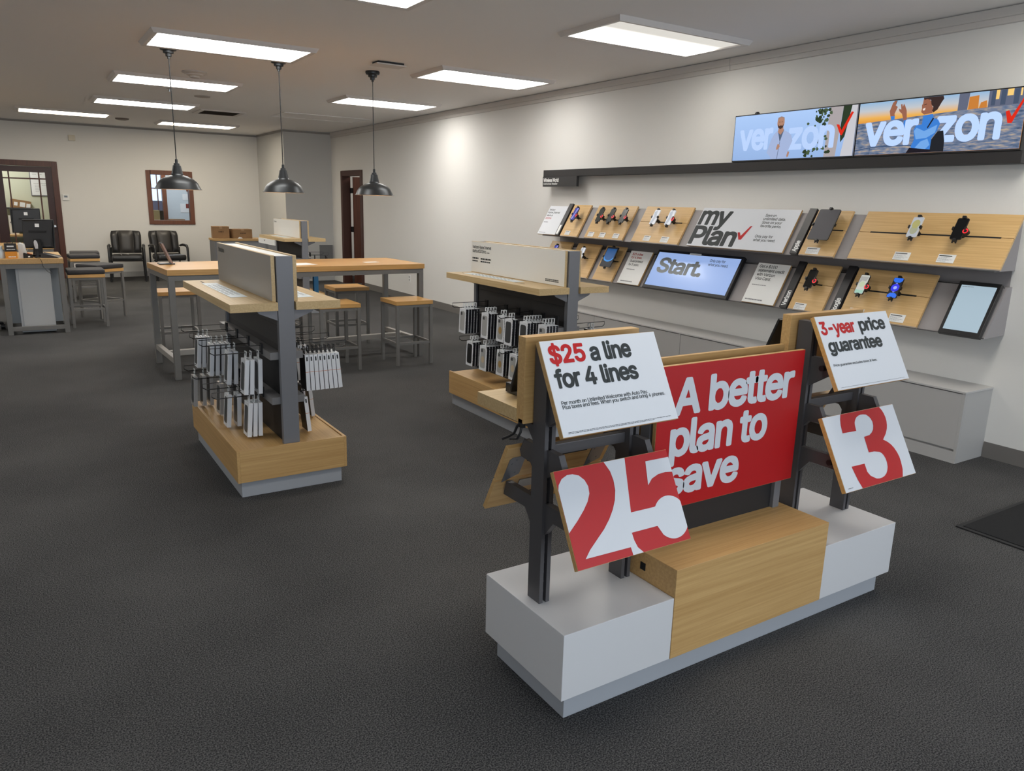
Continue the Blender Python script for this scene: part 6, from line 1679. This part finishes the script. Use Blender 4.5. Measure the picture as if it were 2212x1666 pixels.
MB().box(.05, -.002, .05, .11, 0, .12, M=Matrix.Rotation(.16, 4, 'Y')).box(.15, -.002, .04, .24, 0, .13, M=Matrix.Rotation(.16, 4, 'Y')).box(.26, -.002, .03, .33, 0, .12, M=Matrix.Rotation(.16, 4, 'Y')).build('label_patch', PLAIN, t)
t = thing('office_desk', 'desk with clutter in the office behind the glazed door', 'desk', (-1.2, YB + 1.15, 0))
MB().box(0, 0, .72, 1.7, .7, .75).build('desktop', oak('X'), t)
for x in (.02, 1.64):
    MB().box(x, .02, 0, x + .04, .68, .72).build('leg', BLACK, t)
t = thing('lamp_shade', 'small beige table lamp in the office behind the door', 'table lamp', (.20, YB + 1.5, .7505))
MB().lathe([(0, 0), (.06, 0), (.06, .015), (.015, .03), (.012, .25)], seg=20).build('base', BLACK, t)
MB().lathe([(.09, .22), (.075, .40), (.073, .40), (.088, .222)], seg=24).build('shade', mat('beige_shade', (206, 196, 176), .7), t)
for x, c, lb_, h_ in ((-.22, (60, 110, 170), 'blue carton on the office desk behind the door', .42), (-.05, (214, 214, 210), 'white papers stacked on the office desk behind the door', .36)):
    t = thing('office_box', lb_, 'box', (x, YB + 1.45, .7505))
    MB().box(-.06, 0, 0, .09, .2, h_).build('carton', mat('office_%d' % c[0], c, .6), t, bevel=.003)
    smallprint(MB(), -.04, .05, h_ * .6, .03, -.001, dens=.04).build('lettering', PLAIN if c[0] < 100 else GREYTYPE, t)

# ------------------------------------------------------------------ seen through the inside window
t = thing('study_desk', 'brown desk in the room behind the inside window', 'desk', (2.3, YB + 1.3, 0))
MB().box(0, 0, .98, .85, .5, 1.02).build('desktop', mahogany('X'), t)
for x in (.02, .79):
    MB().box(x, .02, 0, x + .04, .48, .98).build('leg', mahogany('Z'), t)
t = thing('tall_carton', 'tan and dark carton on the desk behind the inside window', 'box', (2.50, YB + 1.42, 1.0205))
MB().box(0, 0, 0, .13, .2, .24).build('carton', mat('tan_carton', (176, 160, 118), .7), t)
MB().box(.1305, 0, 0, .205, .2, .235).build('dark_side', mat('olive_dark', (56, 50, 36), .7), t)
t = thing('wall_papers', 'white and coloured papers pinned in the room behind the inside window', 'papers', (3.25, YB + 2.6, 1.2))
MB().box(0, -.006, .0, .22, 0, .20).box(.06, -.006, .28, .24, 0, .42).build('sheet', PAPER, t)
MB().box(.12, -.012, .1, .2, -.007, .2).box(.15, -.012, .48, .28, -.007, .58).build('picture', mat('red_brown_print', (128, 60, 50), .6), t)
t = thing('door_post', 'brown door post in the room behind the inside window', 'door post', (2.78, YB + 1.9, 0))
MB().box(0, 0, 0, .09, .1, 2.1).build('post', BRN, t)
t = thing('low_carton', 'low open carton on the sill behind the inside window', 'box', (2.68, YB + .55, .90))
MB().box(0, 0, 0, .30, .25, .2).build('carton', KRAFT, t)
t = thing('window_table', 'dark table under the inside window in the room behind', 'table', (2.2, YB + .5, 0))
MB().box(0, 0, .86, 1.0, .5, .895).build('tabletop', mat('olive_top', (58, 56, 44), .6), t)
for x in (.03, .93):
    MB().box(x, .03, 0, x + .04, .47, .86).build('leg', BLACK, t)


def lamp(name, x, y, z, e, sz, col=(1, .96, .9)):
    l = bpy.data.lights.new(name, 'AREA')
    l.shape = 'DISK'
    l.size, l.energy, l.color = sz, e, col
    o = bpy.data.objects.new(name, l)
    COL.objects.link(o)
    o.location = (x, y, z)


lamp('office_lamp', -.3, YB + 1.0, 2.7, 32, .6)
lamp('study_lamp', 3.0, YB + 1.4, 2.7, 30, .6, (.9, .95, 1))
lamp('hallway_lamp', XW + 1.3, 13.6, 2.7, 30, .6)
